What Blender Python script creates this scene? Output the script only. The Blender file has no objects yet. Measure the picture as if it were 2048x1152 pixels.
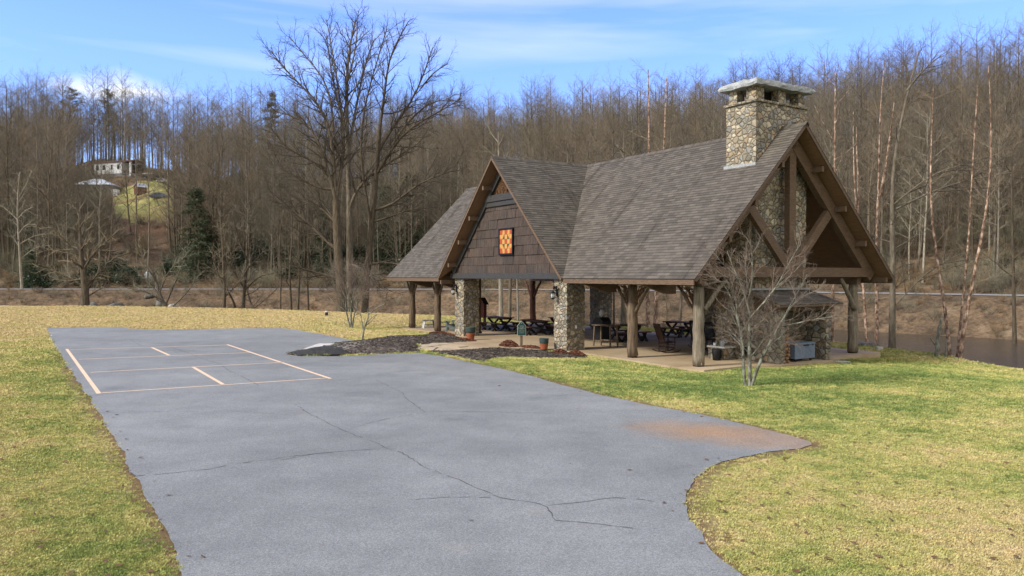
import bpy, bmesh, math, random
import numpy as np
from mathutils import Vector, Matrix
from mathutils.geometry import delaunay_2d_cdt

SC = bpy.context.scene
COL = SC.collection
R = math.radians

# ---------------------------------------------------------------- camera, sky, sun, exposure
CAM_H, FPX, PITCH = 3.009, 1543.0, -0.0162
cam = bpy.data.cameras.new("camera")
cam_o = bpy.data.objects.new("camera", cam)
COL.objects.link(cam_o)
cam_o.location = (0, 0, CAM_H)
cam_o.rotation_euler = (math.pi / 2 + PITCH, 0, 0)
cam.sensor_width = 36.0
cam.lens = 36.0 * FPX / 2048.0
cam.clip_start, cam.clip_end = 0.1, 4000
SC.camera = cam_o

SUN_EL, SUN_AZ = R(36), math.atan2(-0.9, -0.42)      # azimuth: x=sin, y=cos
world = bpy.data.worlds.new("World")
SC.world = world
world.use_nodes = True
wn, wl = world.node_tree.nodes, world.node_tree.links
wn.clear()
w_out = wn.new("ShaderNodeOutputWorld")
w_bg = wn.new("ShaderNodeBackground")
sky = wn.new("ShaderNodeTexSky")
sky.sky_type = 'NISHITA'
sky.sun_disc = False
sky.sun_elevation = SUN_EL
sky.sun_rotation = SUN_AZ
sky.altitude = 600
sky.air_density = 1.0
sky.dust_density = 0.6
sky.ozone_density = 1.6
w_co = wn.new("ShaderNodeTexCoord")
def w_math(op, a, b=0.0, clampv=False):
    m = wn.new("ShaderNodeMath"); m.operation = op; m.use_clamp = clampv
    for k, v in enumerate((a, b)):
        if isinstance(v, (int, float)): m.inputs[k].default_value = v
        else: wl.new(v, m.inputs[k])
    return m.outputs[0]
def w_cloud(scale, rot, lo, hi, nscale, detail):
    mp = wn.new("ShaderNodeMapping"); mp.inputs['Scale'].default_value = scale; mp.inputs['Rotation'].default_value = rot
    wl.new(w_co.outputs['Generated'], mp.inputs[0])
    nz = wn.new("ShaderNodeTexNoise"); nz.inputs['Scale'].default_value = nscale; nz.inputs['Detail'].default_value = detail
    nz.inputs['Roughness'].default_value = 0.5; nz.inputs['Distortion'].default_value = 0.4
    wl.new(mp.outputs[0], nz.inputs[0])
    return w_math('MULTIPLY', w_math('SUBTRACT', nz.outputs[0], lo), 1.0 / (hi - lo), True)
w_sep = wn.new("ShaderNodeSeparateXYZ"); wl.new(w_co.outputs['Generated'], w_sep.inputs[0])
# thin wisps ahead; unseen cloud added behind the viewer for neutral fill light
wisp = w_math('MULTIPLY', w_cloud((0.9, 1.0, 9.0), (0, R(-9), 0), 0.55, 0.86, 1.6, 5), 0.42)
# a bank of small bright cloud low on the left
w_d = w_math('ADD', w_math('ABSOLUTE', w_math('MULTIPLY', w_math('ADD', w_sep.outputs[0], 0.44), 11.0)), w_math('ABSOLUTE', w_math('MULTIPLY', w_math('SUBTRACT', w_sep.outputs[2], 0.207), 34.0)))
puff = w_math('MULTIPLY', w_math('SUBTRACT', 1.0, w_d, True), w_cloud((5, 5, 14), (0, 0, 0), 0.36, 0.56, 2.2, 5))
fill_cloud = w_math('MULTIPLY', w_math('SUBTRACT', 0.30, w_sep.outputs[1]), 2.4, True)
fill_cloud = w_math('MULTIPLY', fill_cloud, w_math('ADD', w_cloud((1.2, 1.2, 2.4), (0, 0, 0.4), 0.30, 0.62, 1.8, 5), 0.5, True))
w_all = w_math('MAXIMUM', w_math('MAXIMUM', wisp, puff), fill_cloud)
# pale air low over the hills
w_low = w_math('MULTIPLY', w_math('SUBTRACT', 0.42, w_sep.outputs[2], True), 2.1)
w_air = wn.new("ShaderNodeMixRGB"); w_air.inputs[2].default_value = (1.22, 1.93, 2.9, 1)
w_tint = wn.new("ShaderNodeMixRGB"); w_tint.blend_type = 'MULTIPLY'; w_tint.inputs[0].default_value = 1.0
w_tint.inputs[2].default_value = (0.40, 0.515, 1.0, 1)
wl.new(sky.outputs[0], w_tint.inputs[1])
wl.new(w_low, w_air.inputs[0]); wl.new(w_tint.outputs[0], w_air.inputs[1])
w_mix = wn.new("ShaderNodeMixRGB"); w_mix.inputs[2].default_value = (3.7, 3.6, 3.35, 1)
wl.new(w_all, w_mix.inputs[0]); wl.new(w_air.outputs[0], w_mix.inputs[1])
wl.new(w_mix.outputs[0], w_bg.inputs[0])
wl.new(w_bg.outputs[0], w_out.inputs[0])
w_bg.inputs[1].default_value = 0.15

sun = bpy.data.lights.new("sun", 'SUN')
sun.energy = 2.0
sun.angle = R(9)
sun.color = (1.0, 0.95, 0.86)
sun_o = bpy.data.objects.new("sun", sun)
COL.objects.link(sun_o)
sd = Vector((math.sin(SUN_AZ) * math.cos(SUN_EL), math.cos(SUN_AZ) * math.cos(SUN_EL), math.sin(SUN_EL)))
sun_o.rotation_euler = sd.to_track_quat('Z', 'Y').to_euler()
sun_o.location = sd * 60

SC.view_settings.view_transform = 'Standard'
SC.view_settings.look = 'None'
SC.view_settings.exposure = 1.42
SC.view_settings.gamma = 1.0
SC.render.engine = 'CYCLES'
SC.cycles.max_bounces = 6
SC.cycles.diffuse_bounces = 3

# ---------------------------------------------------------------- helpers
def G(px, py, z=0.0):
    """photo pixel -> point of the level z (camera solved from the painted court)"""
    c, s = math.cos(PITCH), math.sin(PITCH)
    u = (576 - py) / FPX
    dx, dy, dz = (px - 1024) / FPX, c - u * s, s + u * c
    t = (z - CAM_H) / dz
    return (dx * t, dy * t)

def PD(px, py, d):
    """photo pixel at depth d -> world point"""
    c, s = math.cos(PITCH), math.sin(PITCH)
    u = (576 - py) / FPX
    dx, dy, dz = (px - 1024) / FPX, c - u * s, s + u * c
    t = d / dy
    return (dx * t, d, CAM_H + dz * t)

PX, PY, PZ, PANG = 6.4025, 26.4354, -0.1095, -1.0095
CA, SA = math.cos(PANG), math.sin(PANG)
def L2W(a, b):
    return (PX + a * CA - b * SA, PY + a * SA + b * CA)
def W2L(x, y):
    return ((x - PX) * CA + (y - PY) * SA, -(x - PX) * SA + (y - PY) * CA)

def quads_mesh(name, V, F):
    """fast mesh from vertex array and face array (all faces the same size)"""
    V = np.asarray(V, dtype=np.float32).reshape(-1, 3)
    F = np.asarray(F, dtype=np.int32)
    n, k = F.shape
    me = bpy.data.meshes.new(name)
    me.vertices.add(len(V)); me.vertices.foreach_set("co", V.ravel())
    me.loops.add(n * k); me.loops.foreach_set("vertex_index", F.ravel())
    me.polygons.add(n)
    me.polygons.foreach_set("loop_start", np.arange(0, n * k, k, dtype=np.int32))
    me.polygons.foreach_set("loop_total", np.full(n, k, dtype=np.int32))
    me.update(calc_edges=True)
    return me

def put(name, me, mat=None, parent=None, smooth=False):
    o = bpy.data.objects.new(name, me)
    COL.objects.link(o)
    if mat is not None:
        for m in (mat if isinstance(mat, (list, tuple)) else [mat]):
            me.materials.append(m)
    if smooth and hasattr(me, 'polygons'):
        me.polygons.foreach_set("use_smooth", np.ones(len(me.polygons), dtype=bool))
    if parent is not None:
        o.parent = parent
    return o

def tag(o, label=None, cat=None, group=None, kind=None):
    if label: o['label'] = label
    if cat: o['category'] = cat
    if group: o['group'] = group
    if kind: o['kind'] = kind
    return o

def empty(name, loc=(0, 0, 0), rz=0.0):
    o = bpy.data.objects.new(name, None)
    COL.objects.link(o)
    o.location = loc
    o.rotation_euler = (0, 0, rz)
    o.empty_display_size = 0.2
    return o

def kids(o):
    return [c for c in bpy.data.objects if c.parent == o]

def copy_tree(o, parent=None):
    c = o.copy(); COL.objects.link(c)
    if parent is not None: c.parent = parent
    for ch in kids(o):
        copy_tree(ch, c)
    return c

class MB:
    """collects simple shapes and links them as one mesh"""
    def __init__(s): s.v = []; s.f = []; s.m = []
    def add(s, V, F, mi=0):
        k = len(s.v)
        s.v += [tuple(p) for p in V]
        s.f += [tuple(i + k for i in f) for f in F]
        s.m += [mi] * len(F)
        return s
    def box(s, c, d, rz=0.0, mi=0, taper=1.0):
        x, y, z = d[0] / 2, d[1] / 2, d[2] / 2
        cs, sn = math.cos(rz), math.sin(rz)
        V = []
        for dz, t in ((-z, 1.0), (z, taper)):
            for dx, dy in ((-x, -y), (x, -y), (x, y), (-x, y)):
                V.append((c[0] + (dx * cs - dy * sn) * t, c[1] + (dx * sn + dy * cs) * t, c[2] + dz))
        return s.add(V, [(3, 2, 1, 0), (4, 5, 6, 7), (0, 1, 5, 4), (1, 2, 6, 5), (2, 3, 7, 6), (3, 0, 4, 7)], mi)
    def beam(s, p, q, w, h, up=(0, 0, 1), mi=0):
        p, q = Vector(p), Vector(q)
        t = (q - p).normalized()
        up = Vector(up)
        if abs(t.dot(up)) > 0.98: up = Vector((1, 0, 0))
        sx = t.cross(up).normalized(); sz = sx.cross(t).normalized()
        V = []
        for e in (p, q):
            for a, b in ((-1, -1), (1, -1), (1, 1), (-1, 1)):
                V.append(e + sx * a * w / 2 + sz * b * h / 2)
        return s.add(V, [(3, 2, 1, 0), (4, 5, 6, 7), (0, 1, 5, 4), (1, 2, 6, 5), (2, 3, 7, 6), (3, 0, 4, 7)], mi)
    def prism(s, poly, z0, z1, mi=0):
        n = len(poly)
        V = [(x, y, z0) for x, y in poly] + [(x, y, z1) for x, y in poly]
        F = [tuple(range(n - 1, -1, -1)), tuple(range(n, 2 * n))]
        F += [(i, (i + 1) % n, n + (i + 1) % n, n + i) for i in range(n)]
        return s.add(V, F, mi)
    def slab(s, poly3, off, mi=0):
        """polygon in space thickened by vector off"""
        n = len(poly3)
        V = [Vector(p) for p in poly3] + [Vector(p) + Vector(off) for p in poly3]
        F = [tuple(range(n - 1, -1, -1)), tuple(range(n, 2 * n))]
        F += [(i, (i + 1) % n, n + (i + 1) % n, n + i) for i in range(n)]
        return s.add(V, F, mi)
    def tube(s, pts, rad, sides=8, mi=0, caps=True):
        pts = [Vector(p) for p in pts]
        if not isinstance(rad, (list, tuple)): rad = [rad] * len(pts)
        V = []; ref = None
        for i, p in enumerate(pts):
            t = (pts[min(i + 1, len(pts) - 1)] - pts[max(i - 1, 0)]).normalized()
            if ref is None:
                ref = Vector((1, 0, 0)) if abs(t.x) < 0.8 else Vector((0, 1, 0))
            a = (ref - t * ref.dot(t)).normalized(); ref = a
            b = t.cross(a)
            for k in range(sides):
                an = 2 * math.pi * k / sides
                V.append(p + (a * math.cos(an) + b * math.sin(an)) * rad[i])
        F = []
        for i in range(len(pts) - 1):
            for k in range(sides):
                k2 = (k + 1) % sides
                F.append((i * sides + k, i * sides + k2, (i + 1) * sides + k2, (i + 1) * sides + k))
        if caps:
            F.append(tuple(range(sides - 1, -1, -1)))
            F.append(tuple(range((len(pts) - 1) * sides, len(pts) * sides)))
        return s.add(V, F, mi)
    def lathe(s, prof, c=(0, 0, 0), sides=20, mi=0):
        V = []
        for r, z in prof:
            for k in range(sides):
                an = 2 * math.pi * k / sides
                V.append((c[0] + r * math.cos(an), c[1] + r * math.sin(an), c[2] + z))
        F = []
        for i in range(len(prof) - 1):
            for k in range(sides):
                k2 = (k + 1) % sides
                F.append((i * sides + k, i * sides + k2, (i + 1) * sides + k2, (i + 1) * sides + k))
        F.append(tuple(range(sides - 1, -1, -1)))
        F.append(tuple(range((len(prof) - 1) * sides, len(prof) * sides)))
        return s.add(V, F, mi)
    def build(s, name, mat, parent=None, smooth=False, bevel=0.0):
        me = bpy.data.meshes.new(name)
        me.from_pydata(s.v, [], s.f)
        me.update()
        o = put(name, me, mat, parent, smooth)
        if len(set(s.m)) > 1:
            me.polygons.foreach_set("material_index", s.m)
        if bevel > 0:
            bm = bmesh.new(); bm.from_mesh(me)
            bmesh.ops.bevel(bm, geom=list(bm.edges), offset=bevel, segments=1, affect='EDGES', profile=0.6)
            bm.to_mesh(me); bm.free()
        return o

def clip(poly, nx, ny, d):
    """keep the side nx*x+ny*y<=d of a 2-D polygon"""
    out = []
    for i in range(len(poly)):
        p, q = poly[i], poly[(i + 1) % len(poly)]
        a, b = nx * p[0] + ny * p[1] - d, nx * q[0] + ny * q[1] - d
        if a <= 0: out.append(p)
        if (a < 0 < b) or (b < 0 < a):
            t = a / (a - b)
            out.append((p[0] + (q[0] - p[0]) * t, p[1] + (q[1] - p[1]) * t))
    return out

def smooth_np(x, a, b):
    t = np.clip((x - a) / (b - a), 0, 1)
    return t * t * (3 - 2 * t)

# ---------------------------------------------------------------- materials
def nodes_of(name):
    m = bpy.data.materials.new(name); m.use_nodes = True
    nt = m.node_tree
    return m, nt.nodes, nt.links, nt.nodes["Principled BSDF"]

def ramp_node(n, cols, lo=0.3, hi=0.7):
    r = n.new("ShaderNodeValToRGB")
    el = r.color_ramp.elements
    while len(el) < len(cols): el.new(0.5)
    for i, c in enumerate(cols):
        el[i].position = lo + (hi - lo) * i / max(1, len(cols) - 1)
        el[i].color = (*c, 1)
    return r

def coords(n, l, kind='Object', scale=(1, 1, 1), rot=(0, 0, 0)):
    tc = n.new("ShaderNodeTexCoord")
    mp = n.new("ShaderNodeMapping")
    mp.inputs['Scale'].default_value = scale
    mp.inputs['Rotation'].default_value = rot
    if kind == 'World':
        g = n.new("ShaderNodeNewGeometry"); l.new(g.outputs['Position'], mp.inputs[0])
    else:
        l.new(tc.outputs[kind], mp.inputs[0])
    return mp

def noise(n, l, co, scale, detail=4, rough=0.55, dist=0.0):
    t = n.new("ShaderNodeTexNoise")
    t.inputs['Scale'].default_value = scale
    t.inputs['Detail'].default_value = detail
    t.inputs['Roughness'].default_value = rough
    t.inputs['Distortion'].default_value = dist
    l.new(co.outputs[0], t.inputs[0])
    return t

def mixc(n, l, fac, a, b, mode='MIX'):
    m = n.new("ShaderNodeMixRGB"); m.blend_type = mode
    for i, v in enumerate((fac, a, b)):
        if isinstance(v, (int, float)): m.inputs[i].default_value = v
        elif isinstance(v, tuple): m.inputs[i].default_value = (*v, 1)
        else: l.new(v, m.inputs[i])
    return m.outputs[0]

def math_n(n, l, op, a, b=0.0, clampv=False):
    m = n.new("ShaderNodeMath"); m.operation = op; m.use_clamp = clampv
    for i, v in enumerate((a, b)):
        if isinstance(v, (int, float)): m.inputs[i].default_value = v
        else: l.new(v, m.inputs[i])
    return m.outputs[0]

def bump(n, l, bs, height, dist=0.01, strength=1.0):
    b = n.new("ShaderNodeBump")
    b.inputs['Strength'].default_value = strength
    b.inputs['Distance'].default_value = dist
    l.new(height, b.inputs['Height'])
    l.new(b.outputs[0], bs.inputs['Normal'])
    return b

def nmat(name, cols, scale=4.0, rough=0.8, stretch=(1, 1, 1), kind='Object', bdist=0.004, detail=6,
         lo=0.3, hi=0.7, metal=0.0, dist=0.0, spec=0.3, fine=0.25, vary=0.0):
    """plain material: noise over a colour ramp, a finer noise over it, and bump"""
    m, n, l, bs = nodes_of(name)
    co = coords(n, l, kind, stretch)
    t = noise(n, l, co, scale, detail, 0.6, dist)
    r = ramp_node(n, cols, lo, hi); l.new(t.outputs[0], r.inputs[0])
    t2 = noise(n, l, co, scale * 7.3, 3)
    r2 = ramp_node(n, [(1 - fine,) * 3, (1 + fine,) * 3], 0.25, 0.75); l.new(t2.outputs[0], r2.inputs[0])
    col = mixc(n, l, 1.0, r.outputs[0], r2.outputs[0], 'MULTIPLY')
    if vary:                                   # every tree its own tone
        oi = n.new("ShaderNodeObjectInfo")
        rv = ramp_node(n, [(1 - vary, 1 - vary, 1 - vary), (1.0, .97, .90), (1 + vary * .6, 1 + vary * .6, 1 + vary * .45), (1 + vary * 1.5, 1 + vary * 1.1, 1 + vary * .6)], 0.0, 1.0)
        l.new(oi.outputs['Random'], rv.inputs[0])
        col = mixc(n, l, 1.0, col, rv.outputs[0], 'MULTIPLY')
    l.new(col, bs.inputs['Base Color'])
    bs.inputs['Roughness'].default_value = rough
    bs.inputs['Metallic'].default_value = metal
    bs.inputs['Specular IOR Level'].default_value = spec
    if bdist:
        bump(n, l, bs, math_n(n, l, 'ADD', t.outputs[0], math_n(n, l, 'MULTIPLY', t2.outputs[0], 0.4)), bdist * 4)
    return m

M = {}
M['brown_wood'] = nmat('brown_wood', [(0.075, 0.046, 0.027), (0.115, 0.074, 0.045), (0.15, 0.10, 0.062)], 5, 0.7, (1, 1, 6))
M['soffit'] = nmat('soffit', [(0.16, 0.092, 0.050), (0.23, 0.138, 0.078)], 3, 0.65, (1, 10, 1))
M['dark_trim'] = nmat('dark_trim', [(0.030, 0.029, 0.028), (0.045, 0.043, 0.041)], 4, 0.6, (1, 1, 5))
M['log'] = nmat('log', [(0.06, 0.040, 0.025), (0.125, 0.088, 0.056), (0.19, 0.145, 0.10)], 5, 0.85, (3, 3, 0.35), bdist=0.008)
M['log_pale'] = nmat('log_pale', [(0.095, 0.075, 0.053), (0.175, 0.145, 0.105), (0.27, 0.24, 0.185)], 5, 0.85, (3, 3, 0.35), bdist=0.008)
M['log_red'] = nmat('log_red', [(0.07, 0.03, 0.02), (0.13, 0.06, 0.04)], 5, 0.85, (3, 3, 0.4), bdist=0.008)
M['twig_brown'] = nmat('twig_brown', [(0.07, 0.035, 0.018), (0.16, 0.085, 0.04)], 6, 0.85)
M['table_wood'] = nmat('table_wood', [(0.075, 0.030, 0.018), (0.12, 0.05, 0.03)], 5, 0.55, (1, 8, 8))
M['dark_leg'] = nmat('dark_leg', [(0.014, 0.012, 0.011), (0.028, 0.022, 0.018)], 5, 0.6)
M['chair_wood'] = nmat('chair_wood', [(0.020, 0.010, 0.007), (0.042, 0.018, 0.012)], 6, 0.5)
M['black_chair'] = nmat('black_chair', [(0.012, 0.012, 0.013), (0.024, 0.024, 0.026)], 6, 0.5)
M['iron'] = nmat('iron', [(0.010, 0.010, 0.010), (0.02, 0.02, 0.02)], 12, 0.45, metal=0.6)
M['chrome'] = nmat('chrome', [(0.55, 0.55, 0.56), (0.65, 0.65, 0.66)], 3, 0.15, metal=1.0, bdist=0)
M['grey_paint'] = nmat('grey_paint', [(0.10, 0.115, 0.11), (0.15, 0.165, 0.16)], 6, 0.6)
M['green_grey'] = nmat('green_grey', [(0.050, 0.066, 0.060), (0.085, 0.105, 0.098)], 6, 0.6)
M['white_paint'] = nmat('white_paint', [(0.55, 0.55, 0.53), (0.72, 0.72, 0.70)], 4, 0.55)
M['red_box'] = nmat('red_box', [(0.10, 0.022, 0.014), (0.15, 0.035, 0.022)], 5, 0.6)
M['terracotta'] = nmat('terracotta', [(0.22, 0.058, 0.025), (0.32, 0.10, 0.045)], 7, 0.75)
M['pot_green'] = nmat('pot_green', [(0.018, 0.035, 0.032), (0.035, 0.06, 0.055)], 7, 0.6)
M['soil'] = nmat('soil', [(0.02, 0.014, 0.01), (0.05, 0.035, 0.025)], 20, 0.95)
M['sign_green'] = nmat('sign_green', [(0.010, 0.050, 0.042), (0.014, 0.064, 0.054)], 3, 0.4, bdist=0)
M['sign_white'] = nmat('sign_white', [(0.30, 0.34, 0.31), (0.38, 0.42, 0.39)], 5, 0.5, bdist=0)
M['post_wood'] = nmat('post_wood', [(0.14, 0.10, 0.065), (0.22, 0.17, 0.12)], 6, 0.85, (4, 4, 0.5))
M['box_blue'] = nmat('box_blue', [(0.105, 0.135, 0.185), (0.135, 0.165, 0.215)], 2.5, 0.45, bdist=0.0)
M['rubber'] = nmat('rubber', [(0.012, 0.012, 0.012), (0.02, 0.02, 0.02)], 8, 0.7)
M['firewood'] = nmat('firewood', [(0.10, 0.05, 0.025), (0.24, 0.13, 0.065), (0.36, 0.23, 0.13)], 9, 0.9)
M['concrete'] = None
M['glass'] = None
M['cap_stone'] = nmat('cap_stone', [(0.22, 0.24, 0.25), (0.33, 0.345, 0.35), (0.43, 0.44, 0.44)], 3.5, 0.85, bdist=0.02)
M['pale_stone'] = nmat('pale_stone', [(0.32, 0.30, 0.27), (0.48, 0.46, 0.43)], 5, 0.85, bdist=0.01)
M['dark_void'] = nmat('dark_void', [(0.006, 0.006, 0.006), (0.012, 0.011, 0.010)], 4, 0.95)
M['lead'] = nmat('lead', [(0.22, 0.23, 0.23), (0.32, 0.33, 0.33)], 6, 0.6)
M['road'] = nmat('road', [(0.17, 0.165, 0.16), (0.24, 0.235, 0.225)], 1.2, 0.9, kind='World', bdist=0)
M['rock'] = nmat('rock', [(0.05, 0.05, 0.045), (0.13, 0.125, 0.11), (0.22, 0.21, 0.19)], 1.8, 0.9, bdist=0.05)
M['metal_roof'] = nmat('metal_roof', [(0.42, 0.46, 0.52), (0.55, 0.58, 0.62)], 0.8, 0.5, bdist=0)
M['grey_board'] = nmat('grey_board', [(0.14, 0.135, 0.13), (0.26, 0.25, 0.24)], 1.5, 0.85, (6, 6, 0.4), bdist=0.02)
M['trailer_white'] = nmat('trailer_white', [(0.52, 0.53, 0.53), (0.72, 0.73, 0.74)], 0.7, 0.6, bdist=0)
M['roof_red'] = nmat('roof_red', [(0.10, 0.045, 0.03), (0.15, 0.07, 0.05)], 0.8, 0.8, bdist=0)
M['shed_red'] = nmat('shed_red', [(0.10, 0.035, 0.022), (0.15, 0.055, 0.035)], 1.5, 0.85, (5, 5, 0.5), bdist=0.01)
M['car_blue'] = nmat('car_blue', [(0.035, 0.075, 0.14), (0.045, 0.09, 0.16)], 1, 0.25, bdist=0, fine=0.05)
M['car_white'] = nmat('car_white', [(0.68, 0.69, 0.70), (0.74, 0.75, 0.76)], 1, 0.3, bdist=0, fine=0.05)
M['car_dark'] = nmat('car_dark', [(0.02, 0.032, 0.04), (0.028, 0.04, 0.05)], 1, 0.3, bdist=0, fine=0.05)
M['car_glass'] = nmat('car_glass', [(0.02, 0.025, 0.03), (0.03, 0.035, 0.04)], 1, 0.08, bdist=0, spec=0.6)
M['pole_wood'] = nmat('pole_wood', [(0.26, 0.235, 0.205), (0.36, 0.33, 0.29)], 2, 0.9, (5, 5, 0.4))
M['ice'] = nmat('ice', [(0.42, 0.48, 0.58), (0.70, 0.74, 0.80)], 2.2, 0.35, bdist=0.05)

# bark kinds
def bark(name, cols, scale=3.0, stretch=(2.5, 2.5, 0.6), lo=0.32, hi=0.68):
    return nmat(name, cols, scale, 0.9, stretch, bdist=0.012, lo=lo, hi=hi, fine=0.3, vary=.2 if name in ('bark_grey', 'bark_pale', 'bark_dark') else 0)
M['bark_grey'] = bark('bark_grey', [(0.060, 0.049, 0.036), (0.115, 0.096, 0.072), (0.175, 0.150, 0.115)])
M['bark_dark'] = bark('bark_dark', [(0.040, 0.030, 0.020), (0.075, 0.058, 0.040), (0.115, 0.094, 0.066)])
M['bark_pale'] = bark('bark_pale', [(0.13, 0.112, 0.088), (0.225, 0.20, 0.16), (0.32, 0.29, 0.24)])
M['bark_birch'] = bark('bark_birch', [(0.075, 0.045, 0.032), (0.25, 0.16, 0.112), (0.54, 0.40, 0.305)], 5.0, (1.6, 1.6, 0.9), 0.38, 0.64)
M['bark_lichen'] = bark('bark_lichen', [(0.075, 0.062, 0.046), (0.135, 0.13, 0.10), (0.25, 0.265, 0.21)], 9, (1, 1, 0.6), 0.34, 0.62)
M['twig_forest'] = nmat('twig_forest', [(0.100, 0.088, 0.066), (0.17, 0.150, 0.115)], 0.35, 0.9, bdist=0, fine=0.3, vary=.34)
M['twig_warm'] = nmat('twig_warm', [(0.105, 0.083, 0.060), (0.18, 0.143, 0.105)], 0.35, 0.9, bdist=0, fine=0.3, vary=.34)
M['twig_dark'] = nmat('twig_dark', [(0.035, 0.028, 0.021), (0.070, 0.056, 0.040)], 0.5, 0.9, bdist=0, fine=0.3)
M['twig_pale'] = nmat('twig_pale', [(0.125, 0.125, 0.088), (0.225, 0.22, 0.165)], 0.5, 0.9, bdist=0, fine=0.3, vary=.34)
M['twig_red'] = nmat('twig_red', [(0.13, 0.095, 0.075), (0.22, 0.17, 0.135)], 1.5, 0.9, bdist=0, fine=0.3)
M['twig_lichen'] = nmat('twig_lichen', [(0.10, 0.085, 0.068), (0.19, 0.18, 0.145)], 3, 0.9, bdist=0, fine=0.3)
M['needles'] = nmat('needles', [(0.030, 0.044, 0.022), (0.066, 0.084, 0.042)], 0.8, 0.8, bdist=0, fine=0.4)
M['needles_olive'] = nmat('needles_olive', [(0.075, 0.070, 0.034), (0.12, 0.105, 0.055)], 0.8, 0.8, bdist=0, fine=0.4)
M['laurel'] = nmat('laurel', [(0.014, 0.026, 0.012), (0.036, 0.055, 0.024)], 1.5, 0.45, bdist=0, fine=0.4)
M['leaf_red'] = nmat('leaf_red', [(0.075, 0.022, 0.014), (0.14, 0.052, 0.03), (0.20, 0.11, 0.065)], 9, 0.8, bdist=0, fine=0.4)
M['dry_weed'] = nmat('dry_weed', [(0.16, 0.10, 0.05), (0.28, 0.19, 0.095)], 0.9, 0.9, bdist=0, fine=0.4)

# masonry: rounded fieldstones with dark joints, each stone its own tone
def stone_mat(name, scale, dark=1.0, stretch=(1, 1, 1.0), bd=0.05):
    m, n, l, bs = nodes_of(name)
    co = coords(n, l, 'Object', stretch)
    wob = noise(n, l, co, 2.2, 3)
    add = n.new("ShaderNodeMixRGB"); add.blend_type = 'LINEAR_LIGHT'; add.inputs[0].default_value = 0.10
    l.new(co.outputs[0], add.inputs[1]); l.new(wob.outputs['Color'], add.inputs[2])
    def vor(feature, sc):
        v = n.new("ShaderNodeTexVoronoi"); v.feature = feature
        v.inputs['Scale'].default_value = sc
        v.inputs['Randomness'].default_value = 0.9
        l.new(add.outputs[0], v.inputs['Vector']); return v
    vc, ve = vor('F1', scale), vor('DISTANCE_TO_EDGE', scale)
    sep = n.new("ShaderNodeSeparateColor"); l.new(vc.outputs['Color'], sep.inputs[0])
    d = dark
    cols = [(0.165 * d, 0.15 * d, 0.12 * d), (0.235 * d, 0.20 * d, 0.145 * d), (0.20 * d, 0.178 * d, 0.138 * d), (0.275 * d, 0.24 * d, 0.18 * d),
            (0.20 * d, 0.195 * d, 0.178 * d), (0.315 * d, 0.28 * d, 0.215 * d), (0.25 * d, 0.192 * d, 0.13 * d), (0.23 * d, 0.212 * d, 0.16 * d)]
    r = ramp_node(n, cols, 0.0, 1.0); r.color_ramp.interpolation = 'CONSTANT'
    l.new(sep.outputs[0], r.inputs[0])
    br = math_n(n, l, 'ADD', math_n(n, l, 'MULTIPLY', sep.outputs[1], 0.5), 0.75)
    col = mixc(n, l, 1.0, r.outputs[0], br, 'MULTIPLY')
    t = noise(n, l, co, 14, 5, 0.65)
    rt = ramp_node(n, [(0.62, 0.62, 0.62), (1.3, 1.27, 1.2)], 0.25, 0.75); l.new(t.outputs[0], rt.inputs[0])
    col = mixc(n, l, 1.0, col, rt.outputs[0], 'MULTIPLY')
    je = ramp_node(n, [(0, 0, 0), (1, 1, 1)], 0.006, 0.035); l.new(ve.outputs['Distance'], je.inputs[0])
    col = mixc(n, l, je.outputs[0], (0.13 * d, 0.11 * d, 0.085 * d), col)
    l.new(col, bs.inputs['Base Color'])
    bs.inputs['Roughness'].default_value = 0.88
    bs.inputs['Specular IOR Level'].default_value = 0.25
    hh = ramp_node(n, [(0, 0, 0), (0.75, 0.75, 0.75), (1, 1, 1)], 0.0, 0.22); l.new(ve.outputs['Distance'], hh.inputs[0])
    bump(n, l, bs, math_n(n, l, 'ADD', hh.outputs[0], math_n(n, l, 'MULTIPLY', t.outputs[0], 0.35)), bd)
    return m
M['stone'] = stone_mat('stone', 4.9, 1.2, (1, 1, 1.1))
M['stone_pillar'] = stone_mat('stone_pillar', 5.3, 1.15, (1, 1, 1.1))
M['stone_low'] = stone_mat('stone_low', 3.8, 0.9, (1, 1, 1.3))

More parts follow.
